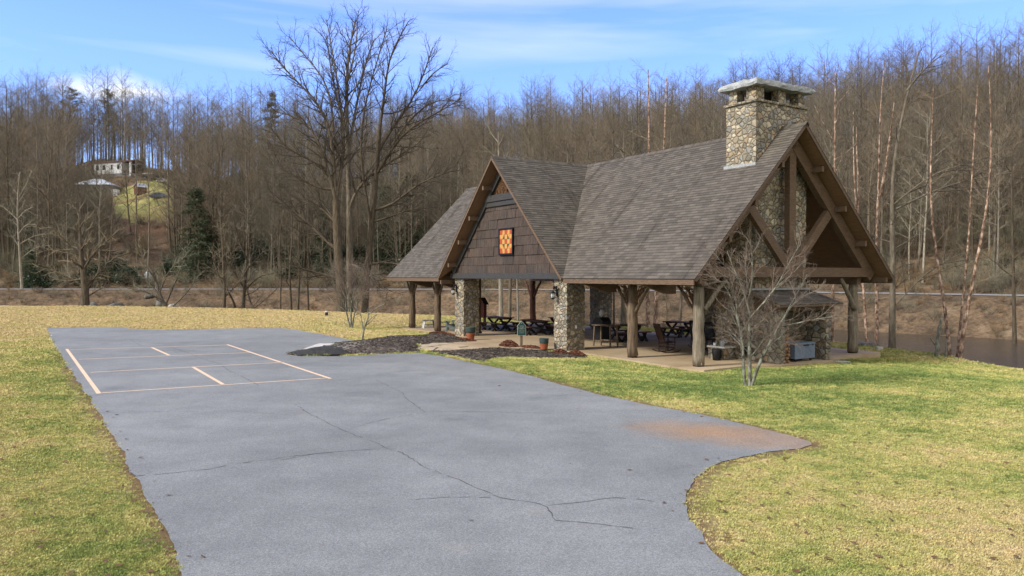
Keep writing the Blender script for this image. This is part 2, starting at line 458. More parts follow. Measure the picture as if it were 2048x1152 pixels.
# roof shingles: tabs in courses (UV in metres), each its own brown-grey, long dark weathering streaks
def shingle_mat():
    m, n, l, bs = nodes_of('shingles')
    tc = n.new("ShaderNodeTexCoord")
    br = n.new("ShaderNodeTexBrick")
    br.offset = 0.37; br.offset_frequency = 2; br.squash = 1.0
    br.inputs['Scale'].default_value = 1.0
    br.inputs['Brick Width'].default_value = 0.30
    br.inputs['Row Height'].default_value = 0.145
    br.inputs['Mortar Size'].default_value = 0.006
    br.inputs['Mortar Smooth'].default_value = 0.3
    br.inputs['Bias'].default_value = 0.0
    br.inputs['Color1'].default_value = (0.062, 0.055, 0.047, 1)
    br.inputs['Color2'].default_value = (0.106, 0.094, 0.080, 1)
    br.inputs['Mortar'].default_value = (0.06, 0.052, 0.045, 1)
    l.new(tc.outputs['UV'], br.inputs[0])
    mp = n.new("ShaderNodeMapping"); mp.inputs['Scale'].default_value = (1.15, 0.12, 1)
    l.new(tc.outputs['UV'], mp.inputs[0])
    st = noise(n, l, mp, 1.0, 5, 0.6, 0.4)
    rs = ramp_node(n, [(0.48, 0.45, 0.44), (0.98, 0.97, 0.96), (1.06, 1.06, 1.06)], 0.33, 0.50); l.new(st.outputs[0], rs.inputs[0])
    gr = noise(n, l, tc and coords(n, l, 'UV', (1, 1, 1)), 2.2, 6, 0.7)
    rg = ramp_node(n, [(0.86, 0.84, 0.84), (1.14, 1.14, 1.12)], 0.3, 0.7); l.new(gr.outputs[0], rg.inputs[0])
    col = mixc(n, l, 1.0, mixc(n, l, 1.0, br.outputs[0], rs.outputs[0], 'MULTIPLY'), rg.outputs[0], 'MULTIPLY')
    l.new(col, bs.inputs['Base Color'])
    bs.inputs['Roughness'].default_value = 0.92
    bs.inputs['Specular IOR Level'].default_value = 0.2
    fg = noise(n, l, coords(n, l, 'UV', (1, 1, 1)), 60, 3)
    bump(n, l, bs, math_n(n, l, 'ADD', math_n(n, l, 'MULTIPLY', fg.outputs[0], 0.5), gr.outputs[0]), 0.012)
    return m
M['shingles'] = shingle_mat()

def barkwall_mat():
    m, n, l, bs = nodes_of('bark_siding')
    co = coords(n, l, 'Object', (5, 5, 0.8))
    t = noise(n, l, co, 2.6, 7, 0.65)
    oi = n.new("ShaderNodeAttribute"); oi.attribute_name = 'tone'
    r = ramp_node(n, [(0.023, 0.016, 0.012), (0.045, 0.031, 0.024), (0.068, 0.050, 0.040)], 0.3, 0.72); l.new(t.outputs[0], r.inputs[0])
    l.new(mixc(n, l, 1.0, r.outputs[0], oi.outputs['Color'], 'MULTIPLY'), bs.inputs['Base Color'])
    bs.inputs['Roughness'].default_value = 0.9
    bump(n, l, bs, t.outputs[0], 0.05)
    return m
M['bark_siding'] = barkwall_mat()

def concrete_mat():
    m, n, l, bs = nodes_of('slab_concrete')
    co = coords(n, l, 'World')
    t = noise(n, l, co, 0.5, 6, 0.6)
    r = ramp_node(n, [(0.24, 0.17, 0.095), (0.32, 0.24, 0.145), (0.37, 0.285, 0.185)], 0.3, 0.7); l.new(t.outputs[0], r.inputs[0])
    t2 = noise(n, l, co, 30, 4)
    r2 = ramp_node(n, [(0.86,) * 3, (1.12,) * 3], 0.3, 0.7); l.new(t2.outputs[0], r2.inputs[0])
    l.new(mixc(n, l, 1.0, r.outputs[0], r2.outputs[0], 'MULTIPLY'), bs.inputs['Base Color'])
    bs.inputs['Roughness'].default_value = 0.8
    bump(n, l, bs, t2.outputs[0], 0.004)
    return m
M['concrete'] = concrete_mat()

def glass_mat():
    m, n, l, bs = nodes_of('lantern_glass')
    bs.inputs['Base Color'].default_value = (0.55, 0.57, 0.56, 1)
    t = noise(n, l, coords(n, l), 8, 2)
    r = ramp_node(n, [(0.05,) * 3, (0.15,) * 3]); l.new(t.outputs[0], r.inputs[0])
    l.new(r.outputs[0], bs.inputs['Roughness'])
    bs.inputs['Transmission Weight'].default_value = 0.35
    return m
M['glass'] = glass_mat()

# lawn colour shared by the ground sheet and by the blades standing on it
def lawn_color(n, l, green_out, blade=False):
    co = coords(n, l, 'World')
    n1 = noise(n, l, co, 0.42, 6, 0.62)
    n2 = noise(n, l, co, 2.6, 4, 0.6)
    mp = coords(n, l, 'World', (0.25, 1.5, 1), (0, 0, R(-8)))
    n3 = noise(n, l, mp, 0.5, 4, 0.5)
    s = math_n(n, l, 'ADD', math_n(n, l, 'MULTIPLY', n1.outputs[0], 0.85), math_n(n, l, 'MULTIPLY', n2.outputs[0], 0.65))
    s = math_n(n, l, 'ADD', s, math_n(n, l, 'MULTIPLY', n3.outputs[0], 0.3))
    s = math_n(n, l, 'SUBTRACT', s, 0.90)
    g = math_n(n, l, 'ADD', green_out, math_n(n, l, 'MULTIPLY', s, 1.8), True)
    r = ramp_node(n, [(0.40, 0.315, 0.170), (0.385, 0.318, 0.148), (0.315, 0.295, 0.108), (0.205, 0.228, 0.070), (0.105, 0.150, 0.042)], 0.0, 1.0)
    l.new(g, r.inputs[0])
    return r.outputs[0], n2

def ground_mat():
    m, n, l, bs = nodes_of('ground')
    at = n.new("ShaderNodeAttribute"); at.attribute_name = 'zone'
    sep = n.new("ShaderNodeSeparateColor"); l.new(at.outputs['Color'], sep.inputs[0])
    lawn, n2 = lawn_color(n, l, sep.outputs[1])
    co = coords(n, l, 'World')
    f = noise(n, l, co, 22, 4, 0.7)
    rf = ramp_node(n, [(0.55, 0.55, 0.5), (1.35, 1.35, 1.3)], 0.25, 0.75); l.new(f.outputs[0], rf.inputs[0])
    lawn = mixc(n, l, 1.0, lawn, rf.outputs[0], 'MULTIPLY')
    # leaf litter on banks and in the woods
    a = noise(n, l, co, 0.35, 6, 0.65)
    ra = ramp_node(n, [(0.055, 0.040, 0.026), (0.095, 0.068, 0.044), (0.145, 0.100, 0.062), (0.19, 0.15, 0.10)], 0.28, 0.72); l.new(a.outputs[0], ra.inputs[0])
    b = noise(n, l, co, 3.0, 6, 0.75)
    rb = ramp_node(n, [(0.35, 0.35, 0.33), (1.0, 1.0, 1.0), (1.7, 1.6, 1.45)], 0.3, 0.72); l.new(b.outputs[0], rb.inputs[0])
    litter = mixc(n, l, 1.0, ra.outputs[0], rb.outputs[0], 'MULTIPLY')
    edge = math_n(n, l, 'ADD', sep.outputs[0], math_n(n, l, 'MULTIPLY', math_n(n, l, 'SUBTRACT', b.outputs[0], 0.5), 0.6), True)
    er = ramp_node(n, [(0, 0, 0), (1, 1, 1)], 0.42, 0.58); l.new(edge, er.inputs[0])
    col = mixc(n, l, er.outputs[0], litter, lawn)
    # bare red clay
    clay = mixc(n, l, b.outputs[0], (0.085, 0.048, 0.028), (0.24, 0.14, 0.08))
    col = mixc(n, l, sep.outputs[2], col, clay)
    l.new(col, bs.inputs['Base Color'])
    bs.inputs['Roughness'].default_value = 0.95
    bs.inputs['Specular IOR Level'].default_value = 0.1
    bump(n, l, bs, math_n(n, l, 'ADD', f.outputs[0], b.outputs[0]), 0.05)
    return m
M['ground'] = ground_mat()

def blade_mat():
    m, n, l, bs = nodes_of('grass_blade')
    at = n.new("ShaderNodeAttribute"); at.attribute_type = 'INSTANCER'; at.attribute_name = 'green'
    col, _ = lawn_color(n, l, at.outputs['Fac'])
    a2 = n.new("ShaderNodeAttribute"); a2.attribute_type = 'INSTANCER'; a2.attribute_name = 'tone'
    col = mixc(n, l, 1.0, col, a2.outputs['Color'], 'MULTIPLY')
    l.new(col, bs.inputs['Base Color'])
    bs.inputs['Roughness'].default_value = 0.75
    bs.inputs['Specular IOR Level'].default_value = 0.15
    return m
M['blade'] = blade_mat()

def asphalt_mat():
    m, n, l, bs = nodes_of('asphalt')
    co = coords(n, l, 'World')
    big = noise(n, l, co, 0.16, 6, 0.6)
    rb = ramp_node(n, [(0.150, 0.155, 0.152), (0.192, 0.198, 0.195), (0.228, 0.234, 0.229)], 0.3, 0.7); l.new(big.outputs[0], rb.inputs[0])
    ag = n.new("ShaderNodeTexVoronoi"); ag.inputs['Scale'].default_value = 85; l.new(co.outputs[0], ag.inputs['Vector'])
    sp = n.new("ShaderNodeSeparateColor"); l.new(ag.outputs['Color'], sp.inputs[0])
    ra = ramp_node(n, [(0.66,) * 3, (0.92,) * 3, (1.05,) * 3, (1.35,) * 3], 0.0, 1.0); l.new(sp.outputs[0], ra.inputs[0])
    col = mixc(n, l, 1.0, rb.outputs[0], ra.outputs[0], 'MULTIPLY')
    # sandy spots
    s = noise(n, l, co, 0.8, 3, 0.5)
    rs = ramp_node(n, [(0, 0, 0), (0.5, 0.5, 0.5)], 0.66, 0.80); l.new(s.outputs[0], rs.inputs[0])
    col = mixc(n, l, rs.outputs[0], col, (0.26, 0.225, 0.17))
    # rusty clay washed over the short spur
    mp = n.new("ShaderNodeMapping")
    g = n.new("ShaderNodeNewGeometry"); l.new(g.outputs['Position'], mp.inputs[0])
    (x0, y0), (xa, ya), (xb, yb) = G(1455, 869), G(1180, 843), G(1640, 892)
    mp.vector_type = 'TEXTURE'
    mp.inputs['Location'].default_value = (x0, y0, 0)
    mp.inputs['Rotation'].default_value = (0, 0, math.atan2(yb - ya, xb - xa))
    mp.inputs['Scale'].default_value = (math.hypot(xb - xa, yb - ya) * .56, 1.25, 1)
    ln = n.new("ShaderNodeVectorMath"); ln.operation = 'LENGTH'; l.new(mp.outputs[0], ln.inputs[0])
    wob = noise(n, l, co, 1.3, 5, 0.6)
    dd = math_n(n, l, 'ADD', ln.outputs['Value'], math_n(n, l, 'MULTIPLY', math_n(n, l, 'SUBTRACT', wob.outputs[0], 0.5), 0.9))
    rd = ramp_node(n, [(0.85, 0.85, 0.85), (0.45, 0.45, 0.45), (0, 0, 0)], 0.15, 1.1); l.new(dd, rd.inputs[0])
    clay = mixc(n, l, wob.outputs[0], (0.33, 0.20, 0.10), (0.26, 0.17, 0.11))
    clay = mixc(n, l, 1.0, clay, ra.outputs[0], 'MULTIPLY')
    col = mixc(n, l, rd.outputs[0], col, clay)
    md = noise(n, l, co, 1.1, 5, 0.65)
    rm = ramp_node(n, [(0.88,) * 3, (1.12, 1.115, 1.10)], 0.3, 0.7); l.new(md.outputs[0], rm.inputs[0])
    col = mixc(n, l, 1.0, col, rm.outputs[0], 'MULTIPLY')
    # oily dark blotches
    o = noise(n, l, co, 0.42, 4, 0.55, 0.3)
    ro = ramp_node(n, [(1, 1, 1), (0.66, 0.66, 0.67)], 0.62, 0.78); l.new(o.outputs[0], ro.inputs[0])
    col = mixc(n, l, 1.0, col, ro.outputs[0], 'MULTIPLY')
    l.new(col, bs.inputs['Base Color'])
    bs.inputs['Roughness'].default_value = 0.9
    bs.inputs['Specular IOR Level'].default_value = 0.25
    bump(n, l, bs, sp.outputs[0], 0.004)
    return m
M['asphalt'] = asphalt_mat()
M['crack'] = nmat('crack', [(0.045, 0.043, 0.040), (0.085, 0.082, 0.078)], 9, 0.95, kind='World', bdist=0)
M['court_paint'] = nmat('court_paint', [(0.56, 0.40, 0.255), (0.68, 0.50, 0.34)], 6, 0.8, kind='World', bdist=0, fine=0.2)

def mulch_mat(name, cols):
    m, n, l, bs = nodes_of(name)
    co = coords(n, l, 'World')
    v = n.new("ShaderNodeTexVoronoi"); v.inputs['Scale'].default_value = 14; l.new(co.outputs[0], v.inputs['Vector'])
    sp = n.new("ShaderNodeSeparateColor"); l.new(v.outputs['Color'], sp.inputs[0])
    r = ramp_node(n, cols, 0.0, 1.0); l.new(sp.outputs[0], r.inputs[0])
    t = noise(n, l, co, 1.1, 5, 0.6)
    rt = ramp_node(n, [(0.55,) * 3, (1.4,) * 3], 0.3, 0.7); l.new(t.outputs[0], rt.inputs[0])
    l.new(mixc(n, l, 1.0, r.outputs[0], rt.outputs[0], 'MULTIPLY'), bs.inputs['Base Color'])
    bs.inputs['Roughness'].default_value = 0.95
    bump(n, l, bs, sp.outputs[1], 0.03)
    return m
M['mulch'] = mulch_mat('mulch', [(0.022, 0.017, 0.013), (0.05, 0.038, 0.028), (0.085, 0.065, 0.048), (0.14, 0.115, 0.09)])
M['mulch_dark'] = mulch_mat('mulch_dark', [(0.008, 0.008, 0.006), (0.016, 0.015, 0.011), (0.028, 0.026, 0.018)])
M['mulch_grey'] = mulch_mat('mulch_grey', [(0.07, 0.062, 0.05), (0.16, 0.14, 0.11), (0.26, 0.23, 0.185)])
M['flagstone'] = nmat('flagstone', [(0.25, 0.195, 0.13), (0.36, 0.29, 0.195), (0.42, 0.30, 0.18)], 1.6, 0.85, kind='World', bdist=0.006)

def water_mat():
    m, n, l, bs = nodes_of('river_water')
    co = coords(n, l, 'World', (1, 1, 1), (0, 0, R(30)))
    t = noise(n, l, co, 1.3, 4, 0.6)
    t2 = noise(n, l, coords(n, l, 'World', (0.4, 2.2, 1), (0, 0, R(20))), 1.6, 5, 0.7)
    # broken pale riffles where the river runs shallow
    x0, y0 = 31.0, 42.0
    r = ramp_node(n, [(0.050, 0.038, 0.020), (0.072, 0.055, 0.030), (0.28, 0.27, 0.25)], 0.45, 0.80); l.new(t2.outputs[0], r.inputs[0])
    l.new(r.outputs[0], bs.inputs['Base Color'])
    bs.inputs['Roughness'].default_value = 0.18
    bs.inputs['Specular IOR Level'].default_value = 0.3
    bump(n, l, bs, math_n(n, l, 'ADD', t.outputs[0], t2.outputs[0]), 0.10)
    return m
M['water'] = water_mat()

# ---------------------------------------------------------------- the lie of the land
EDGE = [(-320, 120)] + [(-75, 77.5), (-51, 74.8), (-36, 71.5), (-20.7, 66.5)] + [L2W(*p) for p in ((-34.7, 5.6), (-23, 10.5), (-14.5, 12.6), (-2.5, 12.9), (1.5, 12.9), (4.9, 11.8), (15, 9), (30, 3))] + [(32, -40)]
ROAD = [(-320, 150), (-120, 100), (-62, 94), (-15, 94), (3, 92), (17.3, 84.6), (33.8, 75), (42, 65.6), (58, 46), (74, 20), (90, -40)]

def polydist(x, y, line):
    """signed distance, positive on the far (left-hand) side of the line"""
    best = np.full(x.shape, 1e9); sg = np.ones(x.shape)
    for (x0, y0), (x1, y1) in zip(line[:-1], line[1:]):
        dx, dy = x1 - x0, y1 - y0
        t = np.clip(((x - x0) * dx + (y - y0) * dy) / (dx * dx + dy * dy), 0, 1)
        ex, ey = x - x0 - t * dx, y - y0 - t * dy
        d = np.hypot(ex, ey)
        c = dx * ey - dy * ex
        m = d < best
        best = np.where(m, d, best); sg = np.where(m, np.where(c >= 0, 1.0, -1.0), sg)
    return best * sg

T_PX = np.array([-900, -200, 0, 200, 450, 700, 900, 1200, 1500, 1750, 2048, 2300, 3200.])
T_YG = np.array([330, 312, 312, 322, 348, 358, 348, 325, 305, 290, 285, 288, 300.])
T_DR = np.array([225, 222, 220, 215, 212, 210, 205, 190, 180, 170, 160, 150, 120.])

def H(x, y):
    x = np.asarray(x, dtype=float); y = np.asarray(y, dtype=float)
    e = polydist(x, y, EDGE)            # >0 beyond the lawn
    u = polydist(x, y, ROAD)            # >0 beyond the road
    a = (x - PX) * CA + (y - PY) * SA
    b = -(x - PX) * SA + (y - PY) * CA
    dx = np.maximum(np.maximum(-25.5 - a, a - 1.6), 0); dy = np.maximum(np.maximum(-2.0 - b, b - 11.5), 0)
    lz = -0.20 * (1 - smooth_np(np.hypot(dx, dy), 0, 3.6))
    lz = lz - (0.22 + 0.36 * smooth_np(a, 0, 6)) * (1 - smooth_np(-e, 0, 9)) * smooth_np(a, -8, 3)
    lz = lz + 0.15 * smooth_np(y, 45, 78) * smooth_np(-x, 8, 32)
    bed = -2.2
    zl = lz + (bed - lz) * smooth_np(e, 0.0, 4.0)
    zr = 1.3 + (bed - 1.3) * smooth_np(-u, 4.2, 13.5)
    z = np.where(e > 0, np.maximum(zl, zr), lz)
    # the hill
    px = 1024 + FPX * x / np.maximum(y, 1.0)
    px = np.where(y < 1.0, np.where(x > 0, 3200, -900), px)
    px = np.clip(px, -900, 3200)
    yg = np.interp(px, T_PX, T_YG); dr = np.interp(px, T_PX, T_DR)
    zt = CAM_H + (551 - yg) / FPX * dr
    ur = np.interp(px, T_PX, [125, 122, 122, 118, 116, 114, 110, 102, 98, 96, 96, 96, 96])
    q = np.clip((u - 5.0) / (ur - 5.0), 0, 4)
    prof = np.where(q < 1, q * (1.18 - 0.18 * q), 1 - 0.25 * (q - 1))
    lump = 1.2 * np.sin(x * 0.13 + 0.5) * np.sin(y * 0.11) + 0.6 * np.sin(x * 0.31 + y * 0.23)
    zh = 1.3 + (zt - 1.3) * prof + lump * smooth_np(u, 6, 25)
    return np.where(u > 5.0, zh, z)

def h1(x, y):
    return float(H(np.array([x]), np.array([y]))[0])

def GT(px, py):
    """photo pixel -> point of the real terrain along that line of sight (first hit)"""
    c, s = math.cos(PITCH), math.sin(PITCH)
    u = (576 - py) / FPX
    d = np.array([(px - 1024) / FPX, c - u * s, s + u * c])
    t = np.concatenate([np.arange(6, 60, 0.05), np.arange(60, 320, 0.2)])
    P = d[None] * t[:, None]; P[:, 2] += CAM_H
    hit = np.nonzero(P[:, 2] <= H(P[:, 0], P[:, 1]))[0]
    return tuple(P[hit[0]]) if len(hit) else tuple(P[-1])

# ground-plan outlines read off the photograph
def gpoly(pts, z=0.0): return [G(x, y, z) for x, y in pts]
ASPH_PX = [(92, 656), (170, 655), (243, 654.5), (262, 658), (330, 660), (480, 657), (530, 656.5), (562, 656.5), (590, 660), (640, 668), (722, 684.5),
           (690, 688), (650, 692), (600, 702), (574, 709), (600, 713.5), (680, 713), (780, 708.5), (838, 706.5), (880, 712), (925, 722), (982, 733), (1040, 747), (1100, 763),
           (1200, 790), (1300, 811), (1400, 830), (1480, 847), (1540, 861), (1585, 873), (1618, 884), (1628, 890), (1600, 897), (1540, 906), (1490, 914), (1440, 924), (1410, 938), (1385, 960),
           (1372, 985), (1370, 1005), (1380, 1035), (1398, 1068), (1425, 1105), (1480, 1156)]
ASPH = gpoly(ASPH_PX) + [(2.9, 6.0), (4.0, 3.0), (5.2, -3), (6.5, -14), (-1.5, -16), (-2.9, -2), (-3.05, 5.0)] + gpoly([(372, 1160), (340, 1092), (300, 1012), (262, 942), (235, 890), (210, 845), (190, 815), (168, 781), (136, 733), (115, 702)])
ISLE_PX = [(574, 709), (600, 702), (650, 692), (690, 688), (722, 684.5), (770, 676), (830, 668), (868, 662.5), (900, 664), (948, 674), (955, 681), (935, 682), (880, 684), (832, 690), (842, 700), (838, 706), (780, 708), (680, 712.5), (600, 713)]
BED_PX = [(838, 707), (900, 707.5), (925, 704.5), (962, 695), (985, 692), (1060, 695), (1110, 700), (1172, 704), (1176, 710), (1110, 711), (1060, 713), (1010, 718), (975, 725), (966, 729), (925, 721.5), (880, 711.5)]
PATH_PX = [(832, 690), (880, 684), (935, 682), (955, 681), (985, 692), (962, 695), (925, 704.5), (900, 707.5), (870, 708), (842, 700)]
ISLE, BED, PATHP = gpoly(ISLE_PX, -0.03), gpoly(BED_PX, -0.08), gpoly(PATH_PX, -0.06)

def inside(x, y, poly):
    x = np.asarray(x); y = np.asarray(y)
    r = np.zeros(x.shape, dtype=bool)
    n = len(poly)
    for i in range(n):
        (x0, y0), (x1, y1) = poly[i], poly[(i + 1) % n]
        c = ((y0 > y) != (y1 > y))
        with np.errstate(divide='ignore', invalid='ignore'):
            xi = (x1 - x0) * (y - y0) / (y1 - y0 + 1e-12) + x0
        r ^= c & (x < xi)
    return r

def edge_dist(x, y, poly):
    best = np.full(np.shape(x), 1e9)
    for i in range(len(poly)):
        (x0, y0), (x1, y1) = poly[i], poly[(i + 1) % len(poly)]
        dx, dy = x1 - x0, y1 - y0
        t = np.clip(((x - x0) * dx + (y - y0) * dy) / (dx * dx + dy * dy + 1e-12), 0, 1)
        best = np.minimum(best, np.hypot(x - x0 - t * dx, y - y0 - t * dy))
    return best

CLEAR = [GT(*p)[:2] for p in ((232, 436), (345, 440), (358, 375), (330, 364), (285, 362), (250, 376), (222, 400))]

def green_map(x, y):
    """0 straw ... 1 green, by where on the lawn"""
    a = (x - PX) * CA + (y - PY) * SA
    b = -(x - PX) * SA + (y - PY) * CA
    g = np.full(x.shape, 0.52)
    g += 0.40 * np.exp(-(((a - 4.5) / 4.5) ** 2 + ((b - 2) / 6.5) ** 2))          # in front of the chimney end
    g += 0.22 * np.exp(-(((a - 2) / 8) ** 2 + ((b + 4) / 3.0) ** 2))
    g += 0.28 * np.exp(-(((a + 24.5) / 4.5) ** 2 + ((b + 3.0) / 3) ** 2))
    g += 0.10 * np.exp(-((edge_dist(x, y, ASPH) / 0.9) ** 2)) * (y > 20)
    g += 0.15 * np.exp(-(((edge_dist(x, y, ASPH) - .9) / 0.8) ** 2)) * (y < 22) * (x < 0)
    g -= 0.10 * smooth_np(-x, 3.2, 6.5) * (1 - smooth_np(y, 14, 26))
    g -= 0.42 * smooth_np(y, 27, 42) * smooth_np(-x, 3, 8)
    g -= 0.08 * np.exp(-(((x - 6) / 5) ** 2 + ((y - 9) / 4) ** 2))
    return np.clip(g, 0, 1)

def build_ground():
    ang = np.concatenate([np.arange(-180, -60, 4.0), np.arange(-60, -40, 0.5), np.arange(-40, 40, 0.14), np.arange(40, 60, 0.5), np.arange(60, 180, 4.0)])
    rad = np.concatenate([[0.3, 2, 4], 5.5 * 1.018 ** np.arange(0, 235), [420, 520, 700, 1000]])
    A, Rr = np.meshgrid(np.radians(ang), rad)
    X, Y = Rr * np.sin(A), Rr * np.cos(A)
    Z = H(X, Y)
    V = np.stack([X, Y, Z], -1).reshape(-1, 3)
    nr, na = X.shape
    i, j = np.meshgrid(np.arange(nr - 1), np.arange(na), indexing='ij')
    j2 = (j + 1) % na
    F = np.stack([i * na + j, i * na + j2, (i + 1) * na + j2, (i + 1) * na + j], -1).reshape(-1, 4)[:, ::-1]
    me = quads_mesh('ground', V, F)
    x, y = X.ravel(), Y.ravel()
    e = polydist(x, y, EDGE)
    lawn = smooth_np(-e, -0.6, 0.9)
    lawn = np.maximum(lawn, inside(x, y, CLEAR) * 1.0)
    green = np.where(inside(x, y, CLEAR), 0.52, green_map(x, y))
    clay = np.exp(-(edge_dist(x, y, ASPH) / 0.30) ** 2) * 0.85 * (y < 32)
    c1 = GT(290, 470); c2 = GT(270, 398)
    clay = np.maximum(clay, 0.8 * np.exp(-(((x - c1[0]) / 7) ** 2 + ((y - c1[1]) / 14) ** 2)))
    clay = np.maximum(clay, 0.9 * np.exp(-(((x - c2[0]) / 8) ** 2 + ((y - c2[1]) / 2.2) ** 2)))
    rgba = np.stack([lawn, green, clay, np.ones_like(x)], -1).astype(np.float32)
    at = me.attributes.new('zone', 'FLOAT_COLOR', 'POINT')
    at.data.foreach_set('color', rgba.ravel())
    o = put('ground', me, M['ground'], smooth=True)
    tag(o, kind='structure')
build_ground()

def sheet(name, poly, mat, dz, step=None, zfun=None, parent=None):
    """a flat or draped sheet over an outline, triangulated inside it"""
    pts = [Vector(p) for p in poly]
    n = len(pts)
    if step:
        P = np.array(poly); lo, hi = P.min(0), P.max(0)
        gx, gy = np.meshgrid(np.arange(lo[0], hi[0], step), np.arange(lo[1], hi[1], step))
        gx, gy = gx.ravel(), gy.ravel()
        ok = inside(gx, gy, poly) & (edge_dist(gx, gy, poly) > step * 0.3)
        pts += [Vector((float(a), float(b))) for a, b in zip(gx[ok], gy[ok])]
    v, e, f, *_ = delaunay_2d_cdt(pts, [(i, (i + 1) % n) for i in range(n)], [], 1, 1e-5)
    xy = np.array([(p.x, p.y) for p in v])
    z = (zfun(xy[:, 0], xy[:, 1]) if zfun else H(xy[:, 0], xy[:, 1])) + dz
    me = bpy.data.meshes.new(name)
    me.from_pydata([(a, b, c) for (a, b), c in zip(xy, z)], [], [tuple(t) for t in f])
    me.update()
    if me.polygons and me.polygons[0].normal.z < 0: me.flip_normals()
    return put(name, me, mat, parent)

# wobbly outline so that no edge is drawn with a ruler
def wobble(poly, amp, step, seed=1):
    rng = random.Random(seed); out = []
    for i in range(len(poly)):
        p, q = poly[i], poly[(i + 1) % len(poly)]
        L = math.hypot(q[0] - p[0], q[1] - p[1]); k = max(1, int(L / step))
        for t in range(k):
            f = t / k
            out.append((p[0] + (q[0] - p[0]) * f + rng.uniform(-amp, amp), p[1] + (q[1] - p[1]) * f + rng.uniform(-amp, amp)))
    return out
tag(sheet('parking_pavement', wobble(wobble(ASPH, 0.05, 0.7, 4), 0.018, 0.15), M['asphalt'], 0.012), kind='structure')
tag(sheet('river', [(-320, 60), (-20, 50), (0, 30), (10, -60), (95, -60), (95, 40), (60, 90), (-320, 152)], M['water'], -1.6, zfun=lambda x, y: x * 0), kind='structure')

def mound(poly, hmax, soft):
    return lambda x, y: H(x, y) + 0.02 + hmax * smooth_np(edge_dist(x, y, poly), 0, soft) + 0.02 * np.sin(x * 9) * np.sin(y * 8)
tag(sheet('mulch_bed', wobble(ISLE, 0.03, 0.3, 2), M['mulch'], 0.0, 0.22, mound(ISLE, 0.16, 1.1)), kind='structure')
tag(sheet('mulch_bed', wobble(BED, 0.03, 0.3, 3), M['mulch'], 0.0, 0.22, mound(BED, 0.07, 0.6)), kind='structure')
TIP = gpoly([(575, 709), (600, 703), (622, 701), (650, 702), (678, 704), (694, 709), (682, 712.3), (600, 712.8)], 0)
tag(sheet('dark_mulch', wobble(TIP, 0.03, 0.25, 4), M['mulch_dark'], 0.022, 0.2, mound(ISLE, 0.16, 1.1)), kind='structure')
GREYM = gpoly([(640, 702), (650, 695), (690, 690.5), (730, 689), (740, 694), (712, 701), (690, 705)], 0.05)
tag(sheet('grey_mulch', wobble(GREYM, 0.05, 0.25, 5), M['mulch_grey'], 0.012, 0.2, mound(ISLE, 0.16, 1.1)), kind='structure')

# road along the far bank
def ribbon(line, half, z, name, mat):
    L = np.array(line, dtype=float)
    T = np.gradient(L, axis=0); T /= np.linalg.norm(T, axis=1)[:, None]
    N = np.stack([-T[:, 1], T[:, 0]], -1)
    V = np.concatenate([np.c_[L - N * half, np.full(len(L), z)], np.c_[L + N * half, np.full(len(L), z)]])
    n = len(L)
    return put(name, quads_mesh(name, V, [(i, i + 1, n + i + 1, n + i) for i in range(n - 1)]), mat)
def densify(line, step):
    out = []
    for (x0, y0), (x1, y1) in zip(line[:-1], line[1:]):
        k = max(1, int(math.hypot(x1 - x0, y1 - y0) / step))
        out += [(x0 + (x1 - x0) * i / k, y0 + (y1 - y0) * i / k) for i in range(k)]
    out.append(line[-1])
    P = np.array(out)
    for _ in range(30): P[1:-1] = 0.25 * P[:-2] + 0.5 * P[1:-1] + 0.25 * P[2:]
    return P
tag(ribbon(densify(ROAD[1:-1], 2.0), 3.1, 1.36, 'road', M['road']), kind='structure')

# court lines and cracks lie on the pavement
def strip(mb, p, q, w, z):
    p, q = Vector(p), Vector(q)
    d = (q - p).normalized(); nrm = Vector((-d.y, d.x)) * w / 2
    mb.add([(*(p - nrm), z), (*(q - nrm), z), (*(q + nrm), z), (*(p + nrm), z)], [(0, 1, 2, 3)])
mb = MB()
ZL = 0.016
cr = lambda x, y: G(x, y, ZL)
for p, q in (((133.5, 698), (198, 787)), ((454, 689), (661, 757))):
    strip(mb, cr(*p), cr(*q), 0.105, ZL)
for p, q in (((140, 699), (453, 690)), ((158, 718.5), (500, 705)), ((181, 744.5), (566, 724.5)), ((203, 785.5), (652, 756))):
    strip(mb, cr(*p), cr(*q), 0.085, ZL)
for p, q in (((304, 695), (338.5, 710.5)), ((386, 734), (446, 768.5))):
    strip(mb, cr(*p), cr(*q), 0.105, ZL)
tag(mb.build('court_lines', M['court_paint']), kind='structure')

CRACKS = [([(590, 808), (620, 828), (690, 862), (760, 888), (775, 897), (805, 905), (850, 935), (905, 955), (945, 972), (1000, 995), (1030, 1000), (1070, 1005), (1095, 1014), (1110, 1040), (1180, 1046), (1290, 1060)], 0.016),
          ([(752, 760), (805, 785), (810, 795), (850, 824), (900, 823), (1010, 824), (1120, 827)], 0.011),
          ([(850, 824), (770, 838), (695, 858)], 0.008), ([(560, 920), (640, 905), (775, 897)], 0.007),
          ([(810, 1000), (900, 994), (1000, 995)], 0.007), ([(1095, 1011), (1160, 1004), (1230, 995), (1330, 1004)], 0.009),
          ([(253, 935), (265, 948), (272, 952), (420, 938), (470, 928), (600, 910), (700, 902)], 0.010),
          ([(262, 680), (282, 691), (345, 695), (382, 708), (395, 714), (440, 728), (460, 742), (490, 756), (520, 772)], 0.010),
          ([(195, 825), (320, 823), (470, 822), (590, 830)], 0.006)]
mb = MB(); rng = random.Random(5)
